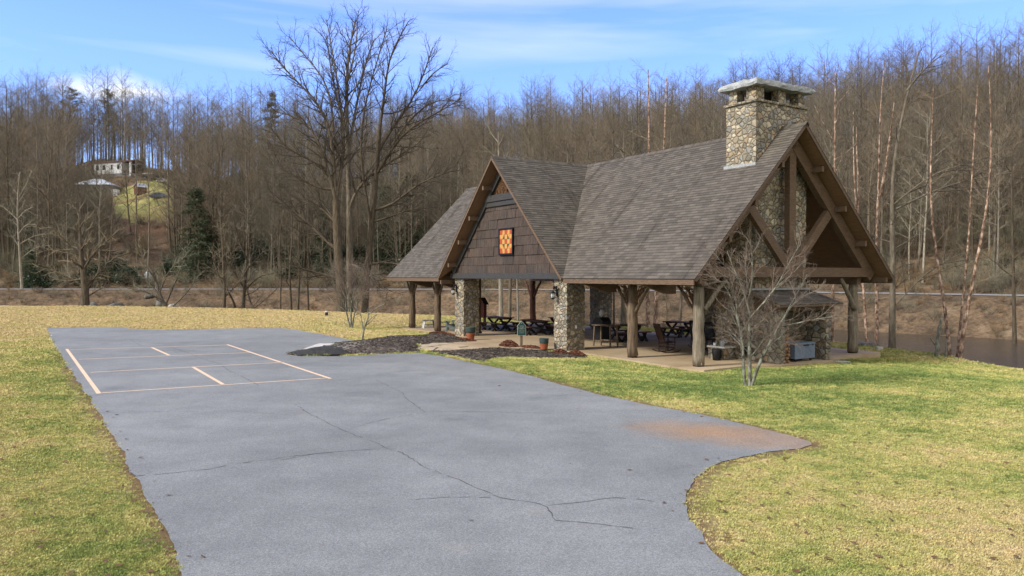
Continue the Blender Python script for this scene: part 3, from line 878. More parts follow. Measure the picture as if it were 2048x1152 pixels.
for pl, w in CRACKS:
    P = [G(x, y, ZL) for x, y in pl]; Q = []
    for (x0, y0), (x1, y1) in zip(P[:-1], P[1:]):
        k = max(1, int(math.hypot(x1 - x0, y1 - y0) / 0.12))
        for i in range(k):
            j = 0.0 if i == 0 else 0.022
            Q.append((x0 + (x1 - x0) * i / k + rng.uniform(-j, j), y0 + (y1 - y0) * i / k + rng.uniform(-j, j)))
    for p, q in zip(Q[:-1], Q[1:]):
        if rng.random() < 0.93: strip(mb, p, q, (1.1 if w > .012 else 1.9) * w * rng.uniform(0.3, 1.15), ZL)
tag(mb.build('pavement_cracks', M['crack']), kind='structure')

# flagstone path: irregular slabs laid in the bed
def flagstones():
    rng = random.Random(11)
    P = np.array(PATHP)
    lo, hi = P.min(0), P.max(0)
    seeds = []
    for _ in range(4000):
        p = (rng.uniform(lo[0], hi[0]), rng.uniform(lo[1], hi[1]))
        if inside(np.array([p[0]]), np.array([p[1]]), PATHP)[0] and all(math.hypot(p[0] - q[0], p[1] - q[1]) > 0.95 for q in seeds): seeds.append(p)
    n = 0
    for i, s in enumerate(seeds):
        poly = [(s[0] - 3, s[1] - 3), (s[0] + 3, s[1] - 3), (s[0] + 3, s[1] + 3), (s[0] - 3, s[1] + 3)]
        for j, q in enumerate(seeds):
            if i == j: continue
            dx, dy = q[0] - s[0], q[1] - s[1]; L = math.hypot(dx, dy)
            poly = clip(poly, dx / L, dy / L, (dx * s[0] + dy * s[1]) / L + L / 2 - 0.035)
        # keep within the path's outline by pulling corners to it
        out = []
        for (x, y) in poly:
            t = 1.0
            while t > 0.15 and not inside(np.array([s[0] + (x - s[0]) * t]), np.array([s[1] + (y - s[1]) * t]), PATHP)[0]: t -= 0.04
            out.append((s[0] + (x - s[0]) * t + rng.uniform(-.03, .03), s[1] + (y - s[1]) * t + rng.uniform(-.03, .03)))
        if len(out) < 3: continue
        z = h1(*s)
        o = MB().prism(out, z - 0.05, z + 0.035 + rng.uniform(-0.006, 0.006)).build('flagstone', M['flagstone'])
        tag(o, 'tan irregular flagstone of the path between the mulch beds', 'paving stone', 'flagstones of the entrance path')
        n += 1
flagstones()
tag(sheet('path', wobble(PATHP, 0.02, 0.3, 9), M['mulch'], 0.012, 0.4), kind='structure')

# ---------------------------------------------------------------- the pavilion (plan axes: a along the ridge, b across, z up from the slab)
W_, OV, HE, HR, AOH, AL, AC, PC = 8.650, 1.221, 3.0, 8.629, 1.012, -24.287, -11.776, 1.30
WH = W_ / 2 + OV
MS = (HR - HE) / WH
SL = math.sqrt(1 + MS * MS)
PAV = empty('pavilion', (PX, PY, PZ), PANG)
tag(PAV, 'open stone and timber picnic pavilion with steep grey shingled roof and fieldstone chimney', 'pavilion')

def in_world(name, a, b, z=0.0, rz=0.0):
    x, y = L2W(a, b)
    return empty(name, (x, y, PZ + z), PANG + rz)

# --- roof
class UVMB(MB):
    def __init__(s): super().__init__(); s.uv = []
def slope(mb, O, U, Vd, N, poly, ex=0.145):
    """shingle courses over poly (u,v metres) on the plane O+u*U+v*Vd, each course lapping the next"""
    O, U, Vd, N = Vector(O), Vector(U), Vector(Vd), Vector(N)
    vmax = max(p[1] for p in poly)
    rng = random.Random(7)
    for i in range(int(vmax / ex) + 1):
        v0, v1 = i * ex, (i + 1) * ex
        c = clip(clip(poly, 0, -1, -v0), 0, 1, v1)
        if len(c) < 3: continue
        lift = 0.017 + rng.uniform(-0.003, 0.003)
        V = []; uv = []
        for (u, v) in c:
            t = (v - v0) / ex
            V.append(O + U * u + Vd * v + N * (lift * (1 - t) + 0.004 * t)); uv.append((u, v - 0.001 if t > 0.99 else v + 0.001))
        mb.add(V, [tuple(range(len(V)))]); mb.uv.append(uv)
        lo = sorted([p for p in c if abs(p[1] - v0) < 1e-6])
        if len(lo) >= 2:
            p, q = lo[0], lo[-1]
            A, B = O + U * p[0] + Vd * p[1], O + U * q[0] + Vd * q[1]
            mb.add([A + N * lift, A - N * 0.012, B - N * 0.012, B + N * lift], [(0, 1, 2, 3)])
            mb.uv.append([(p[0], p[1] + .003), (p[0], p[1] + .003), (q[0], q[1] + .003), (q[0], q[1] + .003)])
def build_uv(mb, name, mat, parent):
    o = mb.build(name, mat, parent)
    lay = o.data.uv_layers.new(name='UVMap')
    k = 0
    for uv in mb.uv:
        for c in uv:
            lay.data[k].uv = c; k += 1
    return o
ib = 1 / SL
Nn, Nf = (0, -MS * ib, ib), (0, MS * ib, ib)              # near and far slopes
Nl, Nr = (-MS * ib, 0, ib), (MS * ib, 0, ib)              # cross-gable slopes
VN, VF, VL, VR = (0, ib, MS * ib), (0, -ib, MS * ib), (ib, 0, MS * ib), (-ib, 0, MS * ib)
mb = UVMB()
slope(mb, (0, -OV, HE), (1, 0, 0), VN, Nn, [(AL, 0), (AC - WH, 0), (AC, WH * SL), (AL, WH * SL)])
slope(mb, (0, -OV, HE), (1, 0, 0), VN, Nn, [(AC + WH, 0), (AOH, 0), (AOH, WH * SL), (AC, WH * SL)])
slope(mb, (0, W_ + OV, HE), (1, 0, 0), VF, Nf, [(AL, 0), (AOH, 0), (AOH, WH * SL), (AL, WH * SL)])
slope(mb, (AC - WH, 0, HE), (0, 1, 0), VL, Nl, [(-PC, 0), (-OV, 0), (W_ / 2, WH * SL), (-PC, WH * SL)])
slope(mb, (AC + WH, 0, HE), (0, 1, 0), VR, Nr, [(-PC, 0), (-OV, 0), (W_ / 2, WH * SL), (-PC, WH * SL)])
ROOF = build_uv(mb, 'roof', M['shingles'], PAV)
# ridge caps
mb = UVMB()
def caps(p, q, side):
    p, q = Vector(p), Vector(q); L = (q - p).length; n = int(L / 0.15); d = (q - p) / n
    sd_ = Vector(side)
    for i in range(n):
        A, B = p + d * i, p + d * (i + 1.3)
        for s in (1, -1):
            e = Vector((sd_.x * s * 0.13, sd_.y * s * 0.13, -0.13 * MS))
            up = Vector((0, 0, 0.035)); u2 = Vector((0, 0, 0.022))
            mb.add([A + up, B + u2, B + e + u2, A + e + up], [(0, 1, 2, 3) if s > 0 else (3, 2, 1, 0)])
            mb.uv.append([(i * .31, 0.02), (i * .31 + .12, 0.02), (i * .31 + .12, .12), (i * .31, .12)])
            mb.add([A + up, A + e + up, A + e - Vector((0, 0, .02)), A - Vector((0, 0, .02))], [(0, 1, 2, 3)]); mb.uv.append([(i * .31, .02)] * 4)
caps((AL, W_ / 2, HR), (AOH, W_ / 2, HR), (0, 1, 0))
caps((AC, -PC, HR), (AC, W_ / 2 - 0.1, HR), (1, 0, 0))
build_uv(mb, 'ridge_cap', M['shingles'], ROOF)
# soffit boards under every slope
def off(p, N, d): return tuple(Vector(p) + Vector(N) * d)
mb = MB(); T_ = -0.115
zed = lambda b: HE + (b + OV) * MS
for poly, N in (([(AL + .05, -OV + .05), (AC - WH + .05, -OV + .05), (AC, W_ / 2), (AL + .05, W_ / 2)], Nn), ([(AC + WH - .05, -OV + .05), (AOH - .05, -OV + .05), (AOH - .05, W_ / 2), (AC, W_ / 2)], Nn)):
    mb.add([off((a, b, zed(b)), N, T_) for a, b in poly], [tuple(range(len(poly)))[::-1]])
mb.add([off((a, b, HE + (W_ + OV - b) * MS), Nf, T_) for a, b in ((AL + .05, W_ / 2), (AOH - .05, W_ / 2), (AOH - .05, W_ + OV - .05), (AL + .05, W_ + OV - .05))], [(3, 2, 1, 0)])
for sg, N in ((-1, Nl), (1, Nr)):
    mb.add([off((AC + sg * (WH - t), b, HE + t * MS), N, T_) for t, b in ((0, -PC + .05), (WH, -PC + .05), (WH, W_ / 2), (0, -OV))], [(0, 1, 2, 3)])
mb.build('soffit', M['soffit'], ROOF)
# rake and eave boards
def rake(p, q, N):
    p, q = Vector(p), Vector(q); n = Vector(N)
    m = MB(); m.beam(p - n * 0.065, q - n * 0.065, 0.05, 0.11, up=N)
    return m.build('fascia', M['brown_wood'], ROOF)
for a in (AOH - .03, AL + .03):
    rake((a, -OV, HE), (a, W_ / 2, HR), Nn); rake((a, W_ + OV, HE), (a, W_ / 2, HR), Nf)
for sg, N in ((-1, Nl), (1, Nr)):
    rake((AC + sg * WH, -PC + .03, HE), (AC, -PC + .03, HR), N)
for a0, a1, b in ((AL + .06, AC - WH, -OV + .03), (AC + WH, AOH - .06, -OV + .03), (AL + .06, AOH - .06, W_ + OV - .03)):
    m = MB(); m.box(((a0 + a1) / 2, b, HE - 0.105), (a1 - a0, 0.05, 0.17)); m.build('fascia', M['brown_wood'], ROOF)
# purlin ends carrying the overhangs
def purlin(p, q, N):
    m = MB(); m.beam(p, q, 0.13, 0.20, up=(0, 0, 1)); m.build('purlin', M['brown_wood'], ROOF)
for t in (0.20, 0.45, 0.68, 0.93):
    d = (1 - t) * WH
    for b, N in ((-OV + d, Nn), (W_ + OV - d, Nf)):
        z = HE + d * MS - 0.45
        purlin((0.10, b, z), (AOH - 0.10, b, z), N); purlin((AL + 0.1, b, z), (AL + 1.4, b, z), N)
for t in (0.17, 0.41, 0.61, 0.81, 0.965):
    d = (1 - t) * WH
    for sg in (-1, 1):
        z = HE + d * MS - (0.42 if sg < 0 else 0.30)
        if z > 2.75: purlin((AC + sg * (WH - d), -PC + (0.10 if sg < 0 else 0.35), z), (AC + sg * (WH - d), -0.5, z), None)
# plate beams along the long sides, rafter tails beneath the eaves
for b, spans in ((0.0, ((AL + 0.75, -16.70), (-6.84, 0.25))), (W_, ((AL + 0.75, 0.25),))):
    for a0, a1 in spans:
        m = MB(); m.box(((a0 + a1) / 2, b, 2.93), (a1 - a0, 0.24, 0.34)); m.build('plate_beam', M['brown_wood'], PAV)
for a in (-1.75, -5.1, -18.3, -21.6):
    m = MB(); m.slab([(a - .09, -OV + .12, 2.80), (a - .09, 0.55, 2.80), (a - .09, 0.55, 2.45), (a - .09, 0.10, 2.45)], (0.18, 0, 0)); m.build('corbel', M['brown_wood'], PAV)

# --- log posts
def log_post(a, b, r, mat, top=2.76, lean=0.0, seed=0):
    rng = random.Random(seed)
    m = MB(); n = 9
    P = [(a + rng.uniform(-.018, .018), b + rng.uniform(-.018, .018), 0.05 + (top - 0.05) * i / n) for i in range(n + 1)]
    m.tube(P, [r * (1.02 - 0.16 * i / n) * rng.uniform(0.97, 1.04) for i in range(n + 1)], 14)
    o = m.build('post', mat, PAV, smooth=True)
    f = MB(); f.box((a, b, 0.025), (r * 1.3, r * 1.3, 0.05)); f.build('post_base', M['iron'], o)
    return o
AMID, AL2, AL1 = -3.413, -19.858, -23.2155
log_post(0, 0, 0.205, M['log_pale'], seed=1)
log_post(AMID, 0, 0.205, M['log'], seed=2)
log_post(AL2, 0, 0.20, M['log'], seed=3)
log_post(AL1, 0, 0.20, M['log'], seed=4)
for i, a in enumerate((0, AMID, AL2, AL1)):
    log_post(a, W_, 0.20, M['log_pale'] if a == 0 else M['log_red'], seed=10 + i)
log_post(AL1, W_ / 2 - 0.1, 0.19, M['log_red'], seed=15)
# crooked braces and the laurel twigs woven into the corners
def brace(p, q, r, mat, sag=0.08, seed=0):
    rng = random.Random(seed); p, q = Vector(p), Vector(q)
    P = []
    for i in range(7):
        t = i / 6; v = p.lerp(q, t); v.z -= sag * math.sin(math.pi * t)
        P.append(v + Vector((rng.uniform(-.012, .012), rng.uniform(-.012, .012), rng.uniform(-.012, .012))))
    m = MB(); m.tube(P, [r * (1.12 - .25 * i / 6) for i in range(7)], 9); return m.build('brace', mat, PAV, smooth=True)
def lattice(a, b, sg, seed):
    rng = random.Random(seed); m = MB()
    for k in range(15):
        z0 = 1.70 + rng.uniform(0, 0.85); x0 = 0.18
        L = rng.uniform(0.25, 0.85); P = []
        for i in range(6):
            t = i / 5; x = x0 + L * t * 0.85; z = z0 + (2.74 - z0) * (t ** 0.75)
            if x > 0.2 + (z - 1.65) * 0.95: x = 0.2 + (z - 1.65) * 0.95
            P.append((a + sg * x, b + rng.uniform(-.06, .06), z + rng.uniform(-.03, .03)))
        m.tube(P, [0.016 * (1.2 - .5 * i / 5) for i in range(6)], 5)
    m.build('twig_bracket', M['twig_brown'], PAV)
for i, a in enumerate((0, AMID)):
    for sg in ((-1,) if a == 0 else (-1, 1)):
        brace((a + sg * 0.17, 0, 1.72), (a + sg * 0.98, 0, 2.76), 0.06, M['log'], -0.05, 30 + i * 2 + sg)
        lattice(a, 0, sg, 40 + i * 3 + sg)
for a in (AL2, AL1):
    for sg in (-1, 1): brace((a + sg * 0.17, 0, 1.95), (a + sg * 0.75, 0, 2.76), 0.06, M['log'], -0.04, int(50 + a + sg))
for a in (AMID, AL2, AL1):
    for sg in (-1, 1): brace((a + sg * 0.17, W_, 1.75), (a + sg * 0.95, W_, 2.76), 0.075, M['log_red'], -0.05, int(70 + a + sg))
brace((0.16, 0.12, 1.95), (0.22, 1.10, 3.02), 0.085, M['log_pale'], -0.03, 90)
brace((0.16, W_ - 0.12, 1.75), (0.22, W_ - 1.15, 3.02), 0.09, M['log_pale'], -0.04, 91)

# --- stone pillars
def pillar(a0, b0, s=0.92, top=3.02):
    m = MB()
    nz, ns = 26, 7
    rng = random.Random(int(a0 * 10 + b0))
    ring = [(i / ns, 0) for i in range(ns)] + [(1, i / ns) for i in range(ns)] + [(1 - i / ns, 1) for i in range(ns)] + [(0, 1 - i / ns) for i in range(ns)]
    V = []
    for k in range(nz + 1):
        z = top * k / nz
        for u, v in ring:
            j = 0.022
            V.append((a0 - s + s * u + rng.uniform(-j, j), b0 + s * v + rng.uniform(-j, j), z))
    n = len(ring); F = []
    for k in range(nz):
        for i in range(n): F.append((k * n + i, k * n + (i + 1) % n, (k + 1) * n + (i + 1) % n, (k + 1) * n + i))
    F.append(tuple(range(nz * n, nz * n + n)))
    m.add(V, F)
    return m.build('stone_pillar', M['stone_pillar'], PAV)
for a in (-6.836, -15.770):
    pillar(a, -0.576); pillar(a, W_ - 0.35)

# --- cross-gable front: bark siding, dark bands, twig panel
BW = -0.60
xin = lambda z: (HR - 0.33 - z) / MS                       # half width inside the soffit at height z
def siding():
    rng = random.Random(21); mb = MB(); tones = []
    z = 3.22
    while z < 6.42:
        h = min(rng.uniform(0.40, 0.46), 6.44 - z)
        x = -6.0
        while x < 6.0:
            w = rng.uniform(0.55, 1.15)
            rect = [(x + .006, z), (x + w - .006, z), (x + w - .006, z + h + 0.05), (x + .006, z + h + 0.05)]
            nl = math.hypot(1, 1 / MS)
            for sg in (1, -1):
                rect = clip(rect, sg * 1.0, 1 / MS, (HR - 0.36) / MS) if rect else rect
            if len(rect) >= 3:
                t = rng.uniform(-0.012, 0.012)
                fr = [(AC + p[0], BW - 0.035 + t - (0.03 if p[1] < z + .01 else 0.0), p[1]) for p in rect]
                bk = [(AC + p[0], BW + 0.03, p[1]) for p in rect]
                n = len(rect)
                mb.add(fr + bk, [tuple(range(n))] + [((i + 1) % n, i, n + i, n + (i + 1) % n) for i in range(n)])
                tn = rng.uniform(0.82, 1.25); warm = rng.uniform(0.97, 1.10)
                tones += [(tn * warm, tn, tn / warm, 1)] * (2 * n)
            x += w
        z += h
    o = mb.build('bark_siding', M['bark_siding'], PAV)
    at = o.data.attributes.new('tone', 'FLOAT_COLOR', 'POINT')
    at.data.foreach_set('color', np.array(tones, dtype=np.float32).ravel())
    return o
siding()
m = MB(); w = xin(3.1)
m.slab([(AC - w, BW + .035, 2.96), (AC + w, BW + .035, 2.96), (AC + .05, BW + .035, HR - .36), (AC - .05, BW + .035, HR - .36)], (0, 0.08, 0)); m.build('gable_board', M['dark_void'], PAV)
m = MB(); m.box((AC, BW - 0.06, 3.10), (2 * xin(3.0) - 0.1, 0.16, 0.26)); m.build('gable_beam', M['dark_trim'], PAV)
for z, d, pr in ((6.50, 0.22, 0.06), (6.77, 0.30, 0.12)):
    m = MB(); m.box((AC, BW - pr, z), (2 * xin(z + .1), 0.14, d)); m.build('gable_band', M['dark_trim'], PAV)
for sg in (-1, 1):
    m = MB(); z0, z1 = 3.25, HR - .55
    m.beam((AC + sg * (xin(z0) - .14), BW - .09, z0), (AC + sg * .02, BW - .09, z1 - .02), 0.12, 0.26, up=(sg * MS, 0, 1)); m.build('gable_rafter', M['dark_trim'], PAV)
rng = random.Random(31); mb = MB()
for k in range(150):
    x = rng.uniform(-1.3, 1.3); z = rng.uniform(6.9, 7.7)
    P = []
    dx = rng.uniform(-0.25, 0.25)
    for i in range(6):
        zz = z + 0.16 * (i - 2) ; xx = x + dx * (i - 2) * 0.4 + rng.uniform(-.03, .03)
        zz = min(max(zz, 6.9), 8.15); lim = max(0.02, xin(zz) - 0.30)
        P.append((AC + max(-lim, min(lim, xx)), BW + rng.uniform(-.035, .01), zz))
    mb.tube(P, [0.019 - 0.0022 * i for i in range(6)], 5)
mb.build('twig_panel', M['twig_brown'], PAV)

# --- the end truss in front of the chimney, and plainer ones inside
ib_ = 1 / math.hypot(1, MS)
def truss(a, king=True, w=0.26, mat='brown_wood'):
    m = MB(); m.box((a, W_ / 2, 3.24), (w, W_ + 1.0, 0.36)); m.build('tie_beam', M[mat], PAV)
    for sg in (-1, 1):
        e = W_ / 2 + 0.55
        m = MB(); m.beam((a, W_ / 2 + sg * e, HR - .62 - e * MS), (a, W_ / 2 + sg * 0.02, HR - .62), w, 0.44, up=(0, sg * MS, 1)); m.build('rafter', M[mat], PAV)
    if king:
        m = MB(); m.box((a, W_ / 2, (3.42 + HR - .75) / 2), (w - .03, 0.36, HR - .75 - 3.42)); m.build('king_post', M[mat], PAV)
        for sg in (-1, 1):
            m = MB(); m.beam((a, W_ / 2 + sg * 0.22, 3.46), (a, W_ / 2 + sg * 2.30, 5.60), w - .06, 0.34, up=(0, -sg, 1)); m.build('strut', M[mat], PAV)
truss(0.34)
for a in (AMID, -7.3, -16.2, AL2): truss(a, False, 0.22)

# --- chimney with its low masonry and lean-to wood store
CH = MB()
def stone_block(m, a0, a1, b0, b1, z0, z1, cell=0.28, jit=0.02, seed=0):
    rng = random.Random(seed)
    def grid(O, U, V, nu, nv):
        P = []
        for j in range(nv + 1):
            for i in range(nu + 1):
                p = Vector(O) + Vector(U) * (i / nu) + Vector(V) * (j / nv)
                n = Vector(U).cross(Vector(V)).normalized()
                e = (0 < i < nu) and (0 < j < nv)
                P.append(p + (n * rng.uniform(-jit, jit) if e else Vector((0, 0, 0))))
        m.add(P, [(j * (nu + 1) + i, j * (nu + 1) + i + 1, (j + 1) * (nu + 1) + i + 1, (j + 1) * (nu + 1) + i) for j in range(nv) for i in range(nu)])
    da, db, dz = a1 - a0, b1 - b0, z1 - z0
    na, nb, nz = max(1, int(da / cell)), max(1, int(db / cell)), max(1, int(dz / cell))
    grid((a0, b0, z0), (da, 0, 0), (0, 0, dz), na, nz)
    grid((a1, b0, z0), (0, db, 0), (0, 0, dz), nb, nz)
    grid((a1, b1, z0), (-da, 0, 0), (0, 0, dz), na, nz)
    grid((a0, b1, z0), (0, -db, 0), (0, 0, dz), nb, nz)
    grid((a0, b0, z1), (da, 0, 0), (0, db, 0), na, nb)
    grid((a0, b1, z0), (da, 0, 0), (0, -db, 0), na, nb)
CB0, CB1, CA0, CA1 = 2.90, 5.75, -1.45, -0.05
stone_block(CH, CA0, CA1, CB0, CB1, 2.40, 9.42, seed=3)
CHIM = CH.build('chimney', M['stone'], PAV)
m = MB(); m.box(((CA0 + CA1) / 2, (CB0 + CB1) / 2, 9.47), (CA1 - CA0 + .16, CB1 - CB0 + .16, 0.09)); m.build('stone_ledge', M['stone'], CHIM, bevel=0.02)
for a, b, da, db in ((CA1 - .28, CB0 + .28, .44, .44), (CA0 + .26, CB0 + .26, .40, .40), (CA1 - .26, CB1 - .24, .40, .36), (CA0 + .26, CB1 - .26, .40, .40), (CA1 - .24, CB0 + 1.52, .34, .42), (CA0 + .24, CB0 + 1.5, .34, .42)):
    mb = MB(); stone_block(mb, a - da / 2, a + da / 2, b - db / 2, b + db / 2, 9.515, 10.03, 0.2, 0.015, int(a * 10 + b * 7))
    mb.build('flue_pier', M['stone'], CHIM)
m = MB(); m.box(((CA0 + CA1) / 2, (CB0 + CB1) / 2, 9.72), (0.5, 1.5, 0.4)); m.build('flue', M['dark_void'], CHIM)
def cap():
    rng = random.Random(17); a0, a1, b0, b1 = CA0 - .21, CA1 + .21, CB0 - .21, CB1 + .21
    na, nb = 9, 16; bm = bmesh.new(); g = {}
    for k, z in enumerate((10.02, 10.11, 10.22)):
        for i in range(na + 1):
            for j in range(nb + 1):
                edge = i in (0, na) or j in (0, nb)
                if k == 1 and not edge: continue
                a, b = a0 + (a1 - a0) * i / na, b0 + (b1 - b0) * j / nb
                n1 = (1 if i == na else -1 if i == 0 else 0); n2 = (1 if j == nb else -1 if j == 0 else 0)
                o = rng.uniform(-.04, .02) + (0.015 if k == 1 else -0.01)
                zz = z + rng.uniform(-.025, .025) + (0.035 * math.cos((i / na - .5) * 3) * math.cos((j / nb - .5) * 2) if k == 2 else 0)
                g[(k, i, j)] = bm.verts.new((a + n1 * o, b + n2 * o, zz))
    for i in range(na):
        for j in range(nb):
            bm.faces.new([g[(0, i, j)], g[(0, i, j + 1)], g[(0, i + 1, j + 1)], g[(0, i + 1, j)]])
            bm.faces.new([g[(2, i, j)], g[(2, i + 1, j)], g[(2, i + 1, j + 1)], g[(2, i, j + 1)]])
    for k in (0, 1):
        for i in range(na):
            bm.faces.new([g[(k, i, 0)], g[(k, i + 1, 0)], g[(k + 1, i + 1, 0)], g[(k + 1, i, 0)]])
            bm.faces.new([g[(k, i + 1, nb)], g[(k, i, nb)], g[(k + 1, i, nb)], g[(k + 1, i + 1, nb)]])
        for j in range(nb):
            bm.faces.new([g[(k, 0, j + 1)], g[(k, 0, j)], g[(k + 1, 0, j)], g[(k + 1, 0, j + 1)]])
            bm.faces.new([g[(k, na, j)], g[(k, na, j + 1)], g[(k + 1, na, j + 1)], g[(k + 1, na, j)]])
    me = bpy.data.meshes.new('chimney_cap'); bm.to_mesh(me); bm.free()
    put('chimney_cap', me, M['cap_stone'], CHIM)
cap()
m = MB(); zb = zed(CB0)
m.beam((CA0 - .05, CB0 - .045, zb - .02), (CA1 + .05, CB0 - .045, zb - .02), 0.07, 0.12, up=(0, 0, 1))
m.build('flashing', M['lead'], CHIM)
mb = MB()
stone_block(mb, -1.87, -0.045, 2.83, 5.90, 0.0, 2.36, seed=5)
stone_block(mb, -0.04, 1.10, 2.83, 3.11, 0.0, 1.86, seed=6)
stone_block(mb, -0.04, 1.10, 5.42, 5.68, 0.0, 1.86, seed=7)
LOWM = mb.build('fireplace', M['stone_low'], PAV)
m = MB(); m.box((0.98, 4.255, 2.00), (0.26, 2.95, 0.26)); m.build('lintel', M['brown_wood'], LOWM)
for b in (2.86, 5.66):
    m = MB(); m.slab([(-0.03, b - .02, 1.87), (0.83, b - .02, 1.87), (0.83, b - .02, 2.08), (-0.03, b - .02, 2.36)], (0, .04, 0)); m.build('side_board', M['brown_wood'], LOWM)
mb = UVMB(); rl = math.hypot(1.46, 0.46); vd = (-1.46 / rl, 0, 0.46 / rl); nn = (0.46 / rl, 0, 1.46 / rl)
slope(mb, (1.41, 0, 2.10), (0, 1, 0), vd, nn, [(2.45, 0), (6.0, 0), (6.0, rl), (2.45, rl)])
LT = build_uv(mb, 'lean_to_roof', M['shingles'], LOWM)
m = MB(); m.slab([(1.40, 2.46, 2.085), (1.40, 5.99, 2.085), (-0.04, 5.99, 2.535), (-0.04, 2.46, 2.535)], (0, 0, -0.07)); m.build('roof_deck', M['brown_wood'], LOWM)
m = MB(); m.box((-0.005, 4.22, 2.62), (0.07, 3.4, 0.07)); m.build('flashing', M['lead'], LOWM)
m = MB(); m.slab([(-1.90, 2.55, 2.20), (-1.15, 2.55, 2.20), (-1.15, 2.55, 2.38), (-1.90, 2.55, 2.38)], (0, .275, 0)); m.build('mantel', M['brown_wood'], LOWM)

# --- concrete slab
SLAB_L = [(AL1 - .55, -0.45), (-16.9, -0.45), (-16.9, -0.75), (-15.5, -1.0), (-15.2, -3.05), (-11.0, -3.45), (-8.2, -2.4), (-7.9, -0.70), (-6.6, -0.70), (-5.9, -0.45), (-3.0, -0.62), (0.35, -0.80), (0.86, -0.62), (0.75, 1.5), (1.30, 2.75), (1.28, 5.75), (0.72, 6.3), (0.50, 8.3), (0.40, 9.9), (-18, 9.9), (AL1 - .55, 9.3)]
m = MB(); m.prism(SLAB_L, -0.28, 0.0)
m.build('floor_slab', M['concrete'], PAV)
m = MB()
for zc, a, b in ((0.5, -6.825, -0.12),): m.box((a, b, 0.98), (0.02, 0.09, 0.14))
m.build('outlet_cover', M['white_paint'], PAV)

# ---------------------------------------------------------------- things on and around the pavilion
# barn quilt board on the gable
q = in_world('quilt_board', -11.42, BW - 0.115, 4.69)
tag(q, 'square red, orange and yellow barn quilt board hung on the bark gable', 'quilt board')
S = 1.14
m = MB(); m.box((0, 0.02, 0), (S, 0.04, S)); m.build('panel', M['red_box'], q)
fr = MB()
for x, z, w, h in ((0, S / 2 + .015, S + .10, .07), (0, -S / 2 - .015, S + .10, .07), (S / 2 + .015, 0, .07, S - .04), (-S / 2 - .015, 0, .07, S - .04)): fr.box((x, 0, z), (w, 0.07, h))
fr.build('frame', M['iron'], q)
qc = [nmat('quilt_orange', [(0.37, 0.105, 0.024), (0.44, 0.13, 0.034)], 5, 0.55, bdist=0, fine=.1), nmat('quilt_red', [(0.27, 0.05, 0.018), (0.33, 0.065, 0.024)], 5, 0.55, bdist=0, fine=.1),
      nmat('quilt_yellow', [(0.40, 0.215, 0.05), (0.47, 0.26, 0.07)], 5, 0.55, bdist=0, fine=.1), nmat('quilt_green', [(0.05, 0.055, 0.02), (0.07, 0.07, 0.03)], 5, 0.55, bdist=0, fine=.1)]
mb = MB(); c = S / 5 * 0.96; yq = -0.0045
def tri(pts, mi, dy=0.0): mb.add([(x, yq - dy, z) for x, z in pts], [tuple(range(len(pts)))], mi)
# five by five patchwork: chequer corners and centre, split star points between
pat = ["RYRYR", "YSYSY", "RYRYR", "YSYSY", "RYRYR"]
for j in range(5):
    for i in range(5):
        x0, z0 = (i - 2.5) * c, (2.5 - j - 1) * c
        k = pat[j][i]
        g = 0.004
        sq = [(x0 + g, z0 + g), (x0 + c - g, z0 + g), (x0 + c - g, z0 + c - g), (x0 + g, z0 + c - g)]
        tri(sq, {'R': 1, 'Y': 2, 'S': 0}[k])
        cx, cz = x0 + c / 2, z0 + c / 2
        if k == 'S':
            sx, sz = (1 if i > 2 else -1), (1 if j < 2 else -1)
            inner = (x0 + (0 if sx > 0 else c), z0 + (0 if sz > 0 else c))
            tri([(inner[0], inner[1]), (inner[0] + sx * c * .95, inner[1]), (inner[0] + sx * c * .10, inner[1] + sz * c * .95)][::(1 if sx * sz > 0 else -1)], 3, .002)
            tri([(inner[0] + sx * c, inner[1]), (inner[0] + sx * c, inner[1] + sz * c), (inner[0] + sx * c * .35, inner[1] + sz * c)][::(1 if sx * sz > 0 else -1)], 2, .002)
        elif k == 'Y' and (i in (0, 4) or j in (0, 4)):
            if j in (0, 4):
                s_ = 1 if j == 0 else -1; zb_ = z0 + (c if s_ > 0 else 0)
                tri([(x0 + g, zb_), (x0 + c * .5, zb_), (x0 + g, zb_ - s_ * c * .9)][::-s_], 0, .002)
            else:
                s_ = 1 if i == 4 else -1; xb_ = x0 + (c if s_ > 0 else 0)
                tri([(xb_, z0 + g), (xb_, z0 + c * .5), (xb_ - s_ * c * .9, z0 + g)][::s_], 0, .002)
mb.build('patchwork', qc, q)

# wall lanterns
def lantern(a, label):
    t = in_world('wall_lantern', a, -0.60, 2.38)
    tag(t, label, 'lantern', 'wall lanterns on the pavilion pillars')
    m = MB(); m.box((0, -0.02, 0.02), (0.13, 0.04, 0.30)); m.build('back_plate', M['iron'], t, bevel=.01)
    m = MB(); m.tube([(0, -.04, .06), (0, -.12, .14), (0, -.20, .17), (0, -.22, .10)], .014, 8)
    m.lathe([(0.02, 0.09), (0.05, 0.07), (0.115, 0.02), (0.125, -0.005)], (0, -.22, 0), 8); m.build('hood', M['iron'], t)
    m = MB(); m.lathe([(0.075, -0.005), (0.095, -0.10), (0.085, -0.185)], (0, -.22, 0), 8); m.build('glass_pane', M['glass'], t)
    m = MB(); m.lathe([(0.10, -0.185), (0.105, -0.21), (0.06, -0.24), (0.015, -0.27)], (0, -.22, 0), 8)
    for k in range(4):
        an = math.pi / 4 + k * math.pi / 2
        m.tube([(.088 * math.cos(an), -.22 + .088 * math.sin(an), 0), (.10 * math.cos(an), -.22 + .10 * math.sin(an), -.19)], .008, 5)
    m.build('cage', M['iron'], t)
    for s in (-1, 1):
        m = MB(); m.lathe([(0.045, -.05), (0.05, 0.05), (0.02, 0.08)], (s * .075, -.11, 0.22), 10); m.build('flood_lamp', M['iron'], t)
